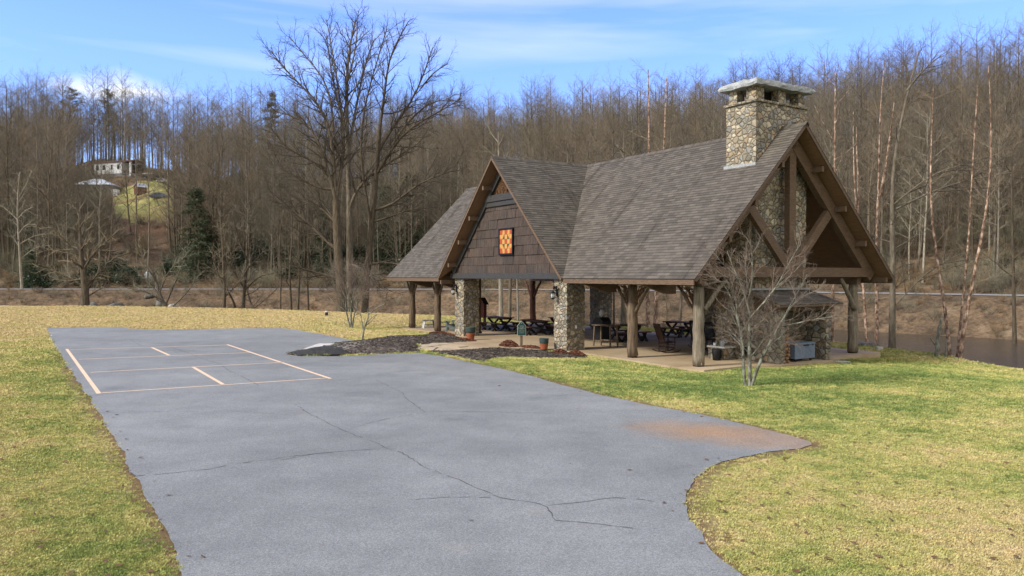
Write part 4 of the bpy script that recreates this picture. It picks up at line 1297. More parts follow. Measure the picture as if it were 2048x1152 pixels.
lantern(-7.50, 'black iron lantern on the stone pillar beside the shingled eave, right of the doorway')
lantern(-16.45, 'black iron lantern on the stone pillar farther from the chimney')

# picnic tables and benches with crossed legs
def xframe(m, x, w, h, t=0.075):
    for s in (1, -1): m.beam((x + s * t * .5, -s * w / 2, 0.0), (x + s * t * .5, s * w / 2, h), t, 0.10, up=(0, 1, 1))
def table_parts(t, L, w, h):
    m = MB()
    for k in range(5): m.box((0, -w / 2 + w / 5 * (k + .5), h - .025), (L, w / 5 - .012, 0.045))
    m.build('tabletop' if w > .5 else 'seat', M['table_wood'], t)
    for x in (-L / 2 + .32, L / 2 - .32):
        m = MB(); xframe(m, x, w * 1.02, h - .05); m.box((x, 0, h - .085), (.07, w * .9, .07)); m.build('cross_leg', M['dark_leg'], t)
    m = MB(); m.beam((-L / 2 + .32, 0, h * .46), (L / 2 - .32, 0, h * .46), .06, .09); m.build('stretcher', M['dark_leg'], t)
def picnic(a, b, rz, label):
    t = in_world('picnic_table', a, b, 0, rz); tag(t, label, 'picnic table', 'picnic tables under the pavilion roof')
    table_parts(t, 1.85, 0.76, 0.76)
    for s in (-1, 1):
        x, y = math.cos(rz + math.pi / 2) * .72 * s, math.sin(rz + math.pi / 2) * .72 * s
        bn = in_world('bench', a + x, b + y, 0, rz)
        tag(bn, ('bench nearer the drive at the ' if s < 0 else 'bench nearer the river at the ') + label.replace('cross-legged ', '').replace('reddish-topped ', ''), 'bench', 'benches of the picnic tables')
        table_parts(bn, 1.75, 0.30, 0.46)
picnic(-18.6, 3.3, R(2), 'cross-legged picnic table nearest the red box')
picnic(-15.0, 3.3, R(-3), 'cross-legged picnic table behind the green sign')
picnic(-16.0, 5.9, R(4), 'cross-legged picnic table left of the reddish post')
picnic(-9.4, 4.8, R(85), 'dark picnic table behind the weathered middle post')
picnic(-9.9, 8.9, R(4), 'reddish-topped picnic table on the slab edge')

# rocking chairs
def rocker(x, y, rz, mat, label):
    t = empty('rocking_chair', (x, y, PZ), rz); tag(t, label, 'rocking chair')
    for s in (-1, 1):
        P = [(s * .27, -.50 + i * .1, 0.018 + 0.0016 * abs(i - 5) ** 2.6) for i in range(11)]
        m = MB(); m.tube(P, .022, 6); m.build('rocker', mat, t)
        for y_, h in ((.22, .62), (-.20, .44)):
            m = MB(); m.tube([(s * .27, y_, .035), (s * .27, y_, h)], .021, 7); m.build('leg', mat, t)
        m = MB(); m.box((s * .29, .02, .635), (.085, .56, .028)); m.build('armrest', mat, t)
        m = MB(); m.beam((s * .27, .22, .22), (s * .27, -.2, .22), .025, .025); m.beam((s * .27, .22, .34), (s * .27, -.2, .34), .025, .025); m.build('side_rail', mat, t)
        m = MB(); m.beam((s * .235, -.20, .40), (s * .235, -.46, 1.14), .04, .045, up=(0, 1, 0)); m.build('back_post', mat, t)
    m = MB()
    for k in range(7): m.box((0, .25 - k * .078, .425 - k * .006), (.52, .066, .025))
    m.build('seat', mat, t)
    m = MB()
    for k in range(7):
        x_ = -.19 + k * .0633; m.beam((x_, -.215, .46), (x_, -.445, 1.10), .042, .014, up=(0, 1, 0))
    m.build('back_slat', mat, t)
    m = MB(); m.beam((-.26, -.452, 1.13), (.26, -.452, 1.13), .045, .10); m.build('back_rail', mat, t)
    m = MB(); m.beam((-.22, -.225, .47), (.22, -.225, .47), .03, .06); m.build('back_rail', mat, t)
x, y = L2W(-4.15, 2.45); rocker(x, y, R(-72), M['chair_wood'], 'dark brown slatted rocking chair facing the fireplace between the two log posts')
x, y = L2W(-3.55, 4.55); rocker(x, y, R(205), M['black_chair'], 'black slatted rocking chair behind the corner post, beside the stone ledge')
x, y = L2W(-4.6, 4.75); rocker(x, y, R(190), M['black_chair'], 'black rocking chair half hidden by the corner post, next to another')

# tall side table and the grill beyond it
t = in_world('bar_table', -7.55, 2.05, 0, R(8)); tag(t, 'tall weathered wooden serving table beside the stone pillar', 'table')
m = MB()
for k in range(4): m.box((0, -.225 + k * .15, .93), (1.15, .14, .035))
m.build('tabletop', M['log'], t)
for sx in (-1, 1):
    for sy in (-1, 1):
        m = MB(); m.beam((sx * .50, sy * .24, 0), (sx * .46, sy * .21, .91), .055, .055); m.build('leg', M['log'], t)
m = MB(); m.beam((-.47, .22, .25), (.47, .22, .25), .03, .05); m.beam((-.47, -.22, .25), (.47, -.22, .25), .03, .05); m.build('stretcher', M['log'], t)
t = in_world('barbecue_grill', -9.3, 3.25, 0, R(-75)); tag(t, 'black covered barbecue grill with a round thermometer in the shade', 'grill')
m = MB(); m.box((0, 0, .45), (.62, .5, .62)); m.build('cabinet', M['iron'], t, bevel=.02)
m = MB()
m.slab([(-.33, -.27, .80), (-.33, .27, .80), (-.33, .27, 1.0), (-.33, .14, 1.16), (-.33, -.12, 1.16), (-.33, -.27, 1.0)], (.66, 0, 0)); LID = m.build('lid', M['iron'], t)
m = MB(); m.tube([(-.22, -.31, .98), (.22, -.31, .98)], .014, 8); m.build('handle', M['chrome'], LID)
m = MB()
for s in (-1, 1): m.box((s * .52, 0, .79), (.36, .46, .03))
m.build('side_shelf', M['iron'], t)
for sx in (-1, 1):
    for sy in (-1, 1):
        m = MB(); m.lathe([(.05, -.02), (.065, 0), (.05, .02)], (sx * .27, sy * .2, .065), 10); m.tube([(sx * .27, sy * .2, .06), (sx * .27, sy * .2, .15)], .02, 6); m.build('caster', M['rubber'], t)
t = in_world('hurricane_lamp', -9.25, 3.2, 1.16); tag(t, 'round clear glass globe lamp above the black grill', 'lamp')
m = MB(); m.lathe([(.07, 0.0), (.08, .02), (.05, .05)], (0, 0, 0), 14); m.build('base', M['chrome'], t)
m = MB(); m.lathe([(.05, .05), (.115, .13), (.125, .22), (.09, .32), (.06, .38)], (0, 0, 0), 16); m.build('globe', M['glass'], t, smooth=True)

# red box with little dark roof on a post by the far pillar
t = in_world('message_box', -20.0, 3.0, -.06, R(10)); tag(t, 'tall red wooden box with a dark gabled roof behind the stone pillar', 'box')
m = MB(); m.beam((0, .14, 0), (0, .14, 1.25), .12, .12); m.build('post', M['brown_wood'], t)
m = MB(); m.box((0, 0, 1.15), (.46, .20, .86)); m.slab([(-.23, -.10, 1.58), (.23, -.10, 1.58), (0, -.10, 1.84)], (0, .20, 0)); m.build('cabinet', M['red_box'], t)
m = MB()
for s in (-1, 1): m.beam((s * .33, 0, 1.50), (0, 0, 1.88), .34, .035, up=(s, 0, 1))
m.build('roof', M['dark_leg'], t)

# painted timber post just inside the far pillar
t = in_world('timber_post', -17.05, 1.05, 0); tag(t, 'dark square timber post standing against the far stone pillar', 'post')
m = MB(); m.box((0, 0, 1.5), (.20, .20, 3.0)); m.build('shaft', M['brown_wood'], t, bevel=.015)
m = MB(); m.box((0, 0, .05), (.25, .25, .10)); m.build('base', M['dark_leg'], t, bevel=.01)

# potted planters
def planter(px, py, r, h, label):
    x, y = G(px, py, PZ + 0.02)
    t = empty('planter', (x, y, max(h1(x, y) + 0.03, PZ + .005))); tag(t, label, 'planter', 'terracotta planters by the pavilion entrance')
    m = MB(); m.lathe([(r * .72, 0), (r * .74, .02), (r * .90, h * .55), (r * .91, h * .56)], sides=24); m.build('pot', M['terracotta'], t, smooth=True)
    m = MB(); m.lathe([(r * .925, h * .561), (r * .95, h * .64), (r * 1.0, h * .97), (r * 1.0, h), (r * .86, h), (r * .84, h * .9)], sides=24); m.build('glazed_rim', M['pot_green'], t, smooth=True)
    m = MB(); m.lathe([(r * .84, h * .80), (r * .83, h * .89), (r * .3, h * .92)], sides=20); m.build('soil', M['soil'], t)
planter(941, 679, 0.235, 0.62, 'terracotta planter with green glazed rim at the foot of the far pillar')
planter(1088, 698, 0.20, 0.47, 'terracotta planter with green glazed rim between the sign and the near pillar')

# green notice sign
x, y = G(1043, 693, -0.12); z0 = h1(x, y)
t = empty('notice_sign', (x, y, z0), R(12)); tag(t, 'small green notice sign with white border on a wooden post in the mulch', 'sign')
m = MB(); m.box((0, .055, .30), (.11, .09, .62)); m.build('post', M['post_wood'], t, bevel=.008)
prof = [(-.185, .56), (.185, .56), (.19, .58), (.19, .99), (.165, 1.035), (.12, 1.07), (.085, 1.13), (.045, 1.175), (-.045, 1.175), (-.085, 1.13), (-.12, 1.07), (-.165, 1.035), (-.19, .99), (-.19, .58)]
m = MB(); m.slab([(a, -.012, b) for a, b in prof], (0, .022, 0)); m.build('border', M['sign_white'], t)
ce = (0, .85)
m = MB(); m.slab([(a * .90, -.016, ce[1] + (b - ce[1]) * .935) for a, b in prof], (0, .02, 0)); m.build('board', M['sign_green'], t)
rng = random.Random(4); mb = MB()
for zc, hh, ww in ((.985, .032, .115), (.925, .036, .145), (.865, .034, .15), (.805, .018, .10), (.765, .020, .15), (.725, .018, .09), (.68, .020, .13)):
    x_ = -ww
    while x_ < ww:                                     # faded letters, too small to read
        w = rng.uniform(.010, .022) * (1.25 if hh > .03 else .8)
        if rng.random() > .14:
            k = rng.random()
            if k < .5:
                mb.add([(x_, -.0185, zc - hh / 2), (x_ + w * .35, -.0185, zc - hh / 2), (x_ + w * .35, -.0185, zc + hh / 2), (x_, -.0185, zc + hh / 2)], [(0, 1, 2, 3)])
                zz = zc + rng.choice((-.32, 0, .32)) * hh
                mb.add([(x_ + w * .4, -.0185, zz - hh * .14), (x_ + w, -.0185, zz - hh * .14), (x_ + w, -.0185, zz + hh * .14), (x_ + w * .4, -.0185, zz + hh * .14)], [(0, 1, 2, 3)])
            else:
                mb.add([(x_, -.0185, zc - hh / 2), (x_ + w, -.0185, zc - hh / 2), (x_ + w * .9, -.0185, zc + hh / 2), (x_ + w * .1, -.0185, zc + hh / 2)], [(0, 1, 2, 3)])
        x_ += w + .006
mb.lathe([(.018, 0), (.018, .004)], (0, 0, 0), 10)
for i in range(len(mb.v) - 20, len(mb.v)):
    vx, vy, vz = mb.v[i]; mb.v[i] = (vx, -.0175 - vz * .4, 1.105 + vy)
mb.build('lettering', M['sign_white'], t)

# steel storage chest and firewood in the lean-to
t = in_world('storage_chest', 0.66, 4.42, 0, 0); tag(t, 'slate blue steel storage chest on casters in the stone wood store', 'storage chest')
m = MB(); m.box((0, 0, .35), (.58, 1.13, .50)); m.build('body', M['box_blue'], t, bevel=.012)
m = MB(); m.box((0, 0, .645), (.61, 1.17, .08)); LID = m.build('lid', M['box_blue'], t, bevel=.012)
m = MB(); m.box((.305, .05, .59), (.03, .28, .035)); m.build('handle', M['iron'], LID)
for yy in (-.38, .42):
    m = MB(); m.box((.30, yy, .60), (.02, .05, .05)); m.build('latch', M['rubber'], t)
for sx in (-1, 1):
    for sy in (-1, 1):
        m = MB(); m.tube([(sx * .2 - .02, sy * .42, .05), (sx * .2 + .02, sy * .42, .05)], .05, 12); m.box((sx * .2, sy * .42, .085), (.08, .06, .03)); m.build('caster', M['rubber'], t)
rng = random.Random(8); k = 0
for row in range(9):
    for col_ in range(3):
        r = rng.uniform(.045, .062)
        b = 3.18 + col_ * .115 + (row % 2) * .03; z = .06 + row * .115
        fw = in_world('firewood_log', 0.80 + rng.uniform(-.06, .06), b, z)
        m = MB(); n = 6
        pr = [(math.cos(2 * math.pi * i / n) * r * rng.uniform(.8, 1.1), math.sin(2 * math.pi * i / n) * r * rng.uniform(.8, 1.1)) for i in range(n)]
        m.slab([(-.22, p[0], p[1]) for p in pr], (.44, 0, 0)); 
        o = m.build('wood', M['firewood'], fw)
        tag(fw, 'split firewood log stacked against the wall of the wood store', 'firewood', 'split logs stacked in the wood store')

# stone ledge beside the fireplace with its clutter, tool rack, bucket
t = in_world('stone_ledge', -1.30, 2.47, 0); tag(t, 'low stone ledge with a flat top beside the fireplace', 'ledge')
mb = MB(); stone_block(mb, -.33, .42, -.28, .27, 0, .42, .2, .015, 3); mb.build('base', M['stone_low'], t)
m = MB(); m.box((.045, 0, .46), (.86, .64, .07)); m.build('top', M['pale_stone'], t, bevel=.015)
def pot(name, a, b, z, prof, mat, label, cat):
    t = in_world(name, a, b, z); tag(t, label, cat)
    m = MB(); m.lathe(prof, sides=18); m.build('body', mat, t, smooth=True); return t
pot('mug', -1.42, 2.30, .496, [(.04, 0), (.055, .01), (.06, .10), (.05, .11)], M['white_paint'], 'small white mug standing on the stone ledge', 'mug')
p = pot('pail', -1.12, 2.38, .496, [(.075, 0), (.08, .01), (.11, .20), (.10, .21)], M['lead'], 'pale metal pail standing on the stone ledge', 'pail')
m = MB(); m.tube([(-.105, 0, .19), (-.08, 0, .26), (0, 0, .29), (.08, 0, .26), (.105, 0, .19)], .006, 5); m.build('handle', M['iron'], p)
p = pot('bucket', -1.02, 1.98, 0, [(.135, 0), (.14, .01), (.185, .38), (.175, .40), (.16, .39)], M['iron'], 'black ash bucket on the slab in front of the stone ledge', 'bucket')
m = MB(); m.tube([(-.18, 0, .37), (-.14, -.06, .43), (0, -.1, .46), (.14, -.06, .43), (.18, 0, .37)], .007, 5); m.build('handle', M['iron'], p)
t = in_world('fireplace_tools', -0.52, 2.66, 0); tag(t, 'black iron fireplace tools hanging from a rack on the stone wall', 'fireplace tools')
m = MB(); m.beam((-.50, .06, 1.28), (.48, .06, 1.28), .035, .05)
for x_ in (-.45, 0, .43): m.beam((x_, .16, 1.28), (x_, .06, 1.28), .02, .02)
m.build('rack', M['iron'], t)
for x_, kind in ((-.38, 'poker'), (-.12, 'tongs'), (.14, 'shovel'), (.36, 'brush')):
    m = MB(); m.tube([(x_, .03, 1.26), (x_ + .01, .03, .50)], .011, 6)
    if kind == 'tongs':
        m.tube([(x_ + .07, .03, 1.2), (x_ - .03, .03, .55)], .010, 6)
        m.tube([(x_ + .06 * math.cos(i * .7), .03, .42 + .10 * math.sin(i * .7)) for i in range(10)], .012, 5)
    elif kind == 'shovel': m.box((x_ + .01, .03, .37), (.19, .03, .28))
    elif kind == 'brush': m.box((x_ + .01, .03, .42), (.10, .06, .20))
    else: m.tube([(x_ + .01, .03, .5), (x_ + .01, .03, .35), (x_ + .07, .03, .42)], .011, 6)
    m.build(kind, M['iron'], t)

# adirondack chair, low tables and a small white chair at the far end of the slab
t = in_world('adirondack_chair', -19.0, 0.62, 0, R(118)); tag(t, 'grey green slat-back garden chair left of the far stone pillar', 'garden chair')
G_ = M['green_grey']
m = MB()
for k in range(6): m.beam((-.27 + k * .108, -.20, .30), (-.27 + k * .108 + (k - 2.5) * .02, -.62, 1.08 - abs(k - 2.5) * .035), .092, .02, up=(0, 1, .5))
m.build('backrest', G_, t)
m = MB()
for k in range(6): m.box((0, .30 - k * .09, .40 - k * .025), (.58, .078, .022))
m.build('seat', G_, t)
for s in (-1, 1):
    m = MB(); m.box((s * .36, 0.0, .60), (.15, .78, .025)); m.build('armrest', G_, t)
    m = MB(); m.box((s * .31, .32, .30), (.03, .10, .59)); m.build('leg', G_, t)
    m = MB(); m.beam((s * .30, .34, .36), (s * .30, -.62, .05), .03, .13); m.build('side_board', G_, t)
for (px_, py_, label) in ((858, 656, 'low white-legged stool between the two log posts at the far end'), (886, 660, 'low white-legged stool between the log post and the grey green chair')):
    x, y = G(px_, py_, PZ); t = empty('stool', (x, y, PZ), R(20)); tag(t, label, 'stool', 'low stools at the far end of the slab')
    m = MB(); m.box((0, 0, .46), (.75, .42, .05)); m.build('seat', M['grey_board'], t)
    for sx in (-1, 1):
        for sy in (-1, 1):
            m = MB(); m.beam((sx * .36, sy * .19, 0), (sx * .28, sy * .15, .435), .06, .06); m.build('leg', M['white_paint'] if sx < 0 else M['grey_board'], t)
    m = MB(); m.beam((-.30, 0, .2), (.30, 0, .2), .04, .05); m.build('stretcher', M['grey_board'], t)

# loose leaves swept against the pillars
def leaf_pile(px, py, rx, ry, hgt, n, label, seed):
    rng = np.random.default_rng(seed)
    x, y = G(px, py, PZ)
    r = np.sqrt(rng.random(n)); an = rng.random(n) * 2 * np.pi
    cx, cy = r * np.cos(an) * rx, r * np.sin(an) * ry
    cz = hgt * (1 - r ** 2) * rng.random(n) ** .4 + .02
    s = rng.uniform(.03, .075, n)
    d1 = rng.normal(size=(n, 3)); d1 /= np.linalg.norm(d1, axis=1)[:, None]
    d2 = np.cross(d1, rng.normal(size=(n, 3))); d2 /= np.linalg.norm(d2, axis=1)[:, None]
    C = np.stack([cx, cy, cz], -1)
    V = np.stack([C - d1 * s[:, None], C + d2 * s[:, None] * .6, C + d1 * s[:, None], C - d2 * s[:, None] * .6], 1)
    V[:, :, 2] = np.maximum(V[:, :, 2], 0.005)
    me = quads_mesh('leaf_pile', V.reshape(-1, 3), np.arange(n * 4).reshape(-1, 4))
    o = put('leaf_pile', me, M['leaf_red']); o.location = (x, y, h1(x, y) + .05); o.rotation_euler.z = PANG
    tag(o, label, 'leaf pile')
leaf_pile(884, 668, 1.35, .40, .13, 2200, 'long heap of red brown leaves left of the far pillar', 1)
leaf_pile(930, 680, 1.00, .35, .09, 1100, 'low scatter of red brown leaves at the foot of the far pillar', 2)
leaf_pile(1018, 692, 0.62, .36, .27, 2000, 'tall heap of red brown leaves left of the green sign', 3)
leaf_pile(1062, 695, 0.75, .32, .10, 1200, 'low heap of red leaves between the sign and the planter', 4)
leaf_pile(1120, 706, 0.42, .28, .17, 1100, 'clump of dark red leaves at the near pillar corner', 5)
leaf_pile(1152, 708, 0.42, .26, .15, 1000, 'clump of dark red leaves under the outlet on the near pillar', 6)

# pale flat stones and lawn oddments
def flat_stone(px, py, w, d, h, rz, mat, name, label, tilt=0.0, lift=0.0):
    x, y = G(px, py, PZ - .08)
    rng = random.Random(px)
    t = [(math.cos(k * math.pi / 4) * w * .5 * rng.uniform(.85, 1.1), math.sin(k * math.pi / 4) * d * .5 * rng.uniform(.85, 1.1)) for k in range(8)]
    o = MB().prism(t, 0, h).build(name, mat); o.location = (x, y, h1(x, y) + lift); o.rotation_euler = (tilt, 0, rz)
    tag(o, label, 'stone')
flat_stone(1672, 723, 1.1, .5, .06, R(0), M['pale_stone'], 'flat_stone', 'pale flat stone in the lawn right of the wood store')
flat_stone(1716, 707, .9, .4, .05, R(-20), M['pale_stone'], 'flat_stone', 'pale flat stone at the foot of the far corner post')
flat_stone(1759, 695, .35, .25, .14, R(10), M['pale_stone'], 'white_stone', 'small white stone on the lawn edge above the river')
flat_stone(1728, 690, 1.3, .5, .16, R(-25), M['rock'], 'edge_stone', 'long grey stone on the bank edge behind the far corner post')
flat_stone(1128, 712, .75, .22, .05, R(-20), M['flagstone'], 'flat_stone', 'tan edging stone under the near pillar at the lawn')
x, y = G(638, 696, .1)
o = MB().box((0, 0, .03), (.85, .95, .06)).build('cover_slab', M['pale_stone'], bevel=.01); o.location = (x, y, h1(x, y) + .12); o.rotation_euler = (R(9), R(-3), R(-28))
tag(o, 'square pale concrete cover tilted on the tip of the mulch island', 'cover slab')
x, y = G(653, 634, -.05)
t = empty('lawn_marker', (x, y, h1(x, y))); tag(t, 'small dark stump-like light standing alone in the far lawn', 'lawn light')
m = MB(); m.lathe([(.12, 0), (.13, .05), (.11, .28)], sides=12); m.build('base', M['dark_leg'], t)
m = MB(); m.lathe([(.14, .28), (.15, .33), (.05, .40)], sides=12); m.build('cap', M['pale_stone'], t)
x, y = G(1612, 738, -.2)
o = MB().tube([(-.35, 0, .02), (0, .02, .03), (.35, -.03, .02)], .018, 6).build('fallen_stick', M['post_wood']); o.location = (x, y, h1(x, y)); o.rotation_euler.z = R(-12)
tag(o, 'pale stick lying on the grass in front of the wood store', 'stick')

# ---------------------------------------------------------------- plants: branch growing and meshing
def unit(v):
    L = math.sqrt(v[0] * v[0] + v[1] * v[1] + v[2] * v[2]) or 1.0
    return (v[0] / L, v[1] / L, v[2] / L)

def grow(rng, p, d, L, r, lvl, spec, out):
    s = spec[lvl]
    n = s['n']; st = L / n; P = [p]; D = [d]
    for i in range(n):
        w = s['wig']
        d = unit((d[0] + rng.gauss(0, w), d[1] + rng.gauss(0, w), d[2] + rng.gauss(0, w) + s['up']))
        p = (p[0] + d[0] * st, p[1] + d[1] * st, p[2] + d[2] * st)
        P.append(p); D.append(d)
    tip = s.get('tip', 0.3)
    out.append((P, [r * (1 - (1 - tip) * i / n) for i in range(n + 1)], lvl))
    sprout(rng, P, D, L, r, lvl, spec, out)

def sprout(rng, P, D, L, r, lvl, spec, out):
    s = spec[lvl]
    if lvl + 1 >= len(spec) or s['kids'] <= 0: return
    n = len(P) - 1; tip = s.get('tip', 0.3)
    k = s['kids'] if s['kids'] >= 1 and not s.get('per_m') else max(1, int(s['kids'] * L + rng.random()))
    az = rng.uniform(0, 6.28)
    for j in range(k):
        t = s['start'] + (1 - s['start']) * (j + rng.random()) / k
        t = min(t, 0.985)
        f = t * n; i = int(f); f -= i
        a, b = P[i], P[i + 1]
        q = (a[0] + (b[0] - a[0]) * f, a[1] + (b[1] - a[1]) * f, a[2] + (b[2] - a[2]) * f)
        d = D[min(i + 1, n)]
        az += 2.4 + rng.uniform(-.5, .5)
        ang = s['ang'] * rng.uniform(0.7, 1.3)
        ref = (0, 0, 1) if abs(d[2]) < 0.9 else (1, 0, 0)
        u = unit((d[1] * ref[2] - d[2] * ref[1], d[2] * ref[0] - d[0] * ref[2], d[0] * ref[1] - d[1] * ref[0]))
        v = (d[1] * u[2] - d[2] * u[1], d[2] * u[0] - d[0] * u[2], d[0] * u[1] - d[1] * u[0])
        ca, sa, cz, sz = math.cos(ang), math.sin(ang), math.cos(az), math.sin(az)
        c = unit(tuple(d[m] * ca + (u[m] * cz + v[m] * sz) * sa for m in range(3)))
        shape = s.get('shape', 0.5)
        CL = L * s['len'] * (1 - shape * (t - s['start']) / (1 - s['start'] + 1e-6)) * rng.uniform(0.65, 1.25)
        if 'lenm' in s: CL = s['lenm'] * rng.uniform(0.55, 1.35) * (1 - shape * t)
        cr = min(r * (1 - (1 - tip) * t) * 0.75, max(s.get('rmin', 0.006), r * s['rad'] * (1 - 0.5 * t)))
        grow(rng, q, c, CL, cr, lvl + 1, spec, out)

def tubes(lines, sides_of):
    """all branch lines -> one vertex/face array"""
    groups = {}
    for P, Rr, lvl in lines: groups.setdefault((len(P), sides_of(lvl)), []).append((P, Rr))
    Vs, Fs, base = [], [], 0
    for (n, S), items in groups.items():
        P = np.array([i[0] for i in items]); Rr = np.array([i[1] for i in items])
        B = len(items)
        T = np.gradient(P, axis=1); T /= np.linalg.norm(T, axis=2, keepdims=True) + 1e-9
        ref = np.where(np.abs(T[:, :1, 2:3]) < 0.8, np.array([[[0, 0, 1.0]]]), np.array([[[1.0, 0, 0]]]))
        A = np.cross(T, np.broadcast_to(ref, T.shape)); A /= np.linalg.norm(A, axis=2, keepdims=True) + 1e-9
        Bn = np.cross(T, A)
        an = np.arange(S) * 2 * np.pi / S
        V = P[:, :, None, :] + Rr[:, :, None, None] * (A[:, :, None, :] * np.cos(an)[None, None, :, None] + Bn[:, :, None, :] * np.sin(an)[None, None, :, None])
        Vs.append(V.reshape(-1, 3))
        b, i, k = np.meshgrid(np.arange(B), np.arange(n - 1), np.arange(S), indexing='ij')
        k2 = (k + 1) % S; o = base + b * n * S
        Fs.append(np.stack([o + i * S + k, o + i * S + k2, o + (i + 1) * S + k2, o + (i + 1) * S + k], -1).reshape(-1, 4))
        base += B * n * S
    return np.concatenate(Vs), np.concatenate(Fs)

SIDES = lambda l: (9, 6, 4, 3, 3, 3)[min(l, 5)]
def tree_meshes(lines, split=2):
    """trunk mesh (thick levels) and crown mesh (branches and twigs)"""
    tl = [x for x in lines if x[2] < split]; cl = [x for x in lines if x[2] >= split]
    t = quads_mesh('trunk', *tubes(tl, SIDES)) if tl else None
    c = quads_mesh('crown', *tubes(cl, SIDES)) if cl else None
    return t, c

def shade(me):
    me.polygons.foreach_set("use_smooth", np.ones(len(me.polygons), dtype=bool))

def plant(name, meshes, mats, loc, rz, sc, label, cat, group=None, tilt=(0, 0)):
    r = empty(name, loc, 0); r.rotation_euler = (tilt[0], tilt[1], rz); r.scale = (sc,) * 3
    tag(r, label, cat, group)
    for nm, me, mt in zip(('trunk', 'crown'), meshes, mats):
        if me is None: continue
        if not me.materials: me.materials.append(mt); shade(me)
        o = bpy.data.objects.new(nm, me); COL.objects.link(o); o.parent = r
    return r

def forest_spec(kind):
    if kind == 'tall':
        return [dict(n=9, wig=.022, up=.05, kids=22, start=.36, ang=.98, len=.23, shape=.45, rad=.36, tip=.16),
                dict(n=5, wig=.12, up=.10, kids=9, start=.15, ang=.74, len=.5, shape=.4, rad=.5, tip=.25),
                dict(n=3, wig=.16, up=.06, kids=7, start=.15, ang=.6, len=.55, shape=.3, rad=.6, tip=.4, rmin=.019),
                dict(n=2, wig=.16, up=.07, kids=0, start=0, ang=.5, len=.5, rad=.5, tip=.4)]
    if kind == 'broad':
        return [dict(n=8, wig=.05, up=.04, kids=16, start=.28, ang=1.0, len=.34, shape=.5, rad=.42, tip=.18),
                dict(n=6, wig=.13, up=.12, kids=9, start=.2, ang=.66, len=.42, shape=.4, rad=.5, tip=.22),
                dict(n=3, wig=.17, up=.07, kids=6, start=.15, ang=.65, len=.55, shape=.3, rad=.6, tip=.4, rmin=.018),
                dict(n=2, wig=.2, up=.04, kids=0, start=0, ang=.5, len=.5, rad=.5, tip=.4)]
    if kind == 'bank':
        return [dict(n=7, wig=.09, up=.03, kids=13, start=.24, ang=.95, len=.52, shape=.45, rad=.5, tip=.2),
                dict(n=6, wig=.16, up=.05, kids=9, start=.15, ang=.75, len=.42, shape=.4, rad=.5, tip=.22),
                dict(n=4, wig=.2, up=.03, kids=7, start=.15, ang=.7, len=.5, shape=.3, rad=.6, tip=.35, rmin=.012),
                dict(n=2, wig=.22, up=.02, kids=0, start=0, ang=.5, len=.5, rad=.5, tip=.4)]
    if kind == 'brush':
        return [dict(n=4, wig=.16, up=.05, kids=7, start=.15, ang=.6, len=.6, shape=.4, rad=.6, tip=.3),
                dict(n=3, wig=.2, up=.04, kids=6, start=.1, ang=.7, len=.55, shape=.4, rad=.6, tip=.4, rmin=.008),
                dict(n=2, wig=.24, up=.02, kids=0, start=0, ang=.5, len=.5, rad=.5, tip=.4)]

def make_lines(kind, seed, h, r, lean=0.0):
    rng = random.Random(seed); out = []
    if kind == 'brush':
        for k in range(9):
            an = rng.uniform(0, 6.28); t = rng.uniform(.1, .65)
            grow(rng, (math.cos(an) * .25, math.sin(an) * .25, -.05), unit((math.cos(an) * t, math.sin(an) * t, 1)), h * rng.uniform(.6, 1.05), r, 0, forest_spec('brush'), out)
    else:
        grow(rng, (0, 0, -.35), unit((lean, rng.gauss(0, .03), 1)), h, r, 0, forest_spec(kind), out)
    return out

# forest kinds: (shape, seed, height, trunk radius, bark, twigs)
KINDS = [('tall', 1, 21, .16, 'bark_grey', 'twig_forest'), ('tall', 2, 23, .17, 'bark_grey', 'twig_warm'), ('tall', 3, 19, .14, 'bark_pale', 'twig_forest'),
         ('broad', 4, 18, .17, 'bark_dark', 'twig_warm'), ('broad', 5, 16, .15, 'bark_grey', 'twig_forest'), ('tall', 6, 24, .17, 'bark_dark', 'twig_forest'), ('broad', 7, 13, .12, 'bark_pale', 'twig_pale')]
PROTO = []
for kd, sdv, h, r, bk, tw in KINDS:
    L = make_lines(kd, sdv, h, r)
    PROTO.append((tree_meshes(L), (M[bk], M[tw])))

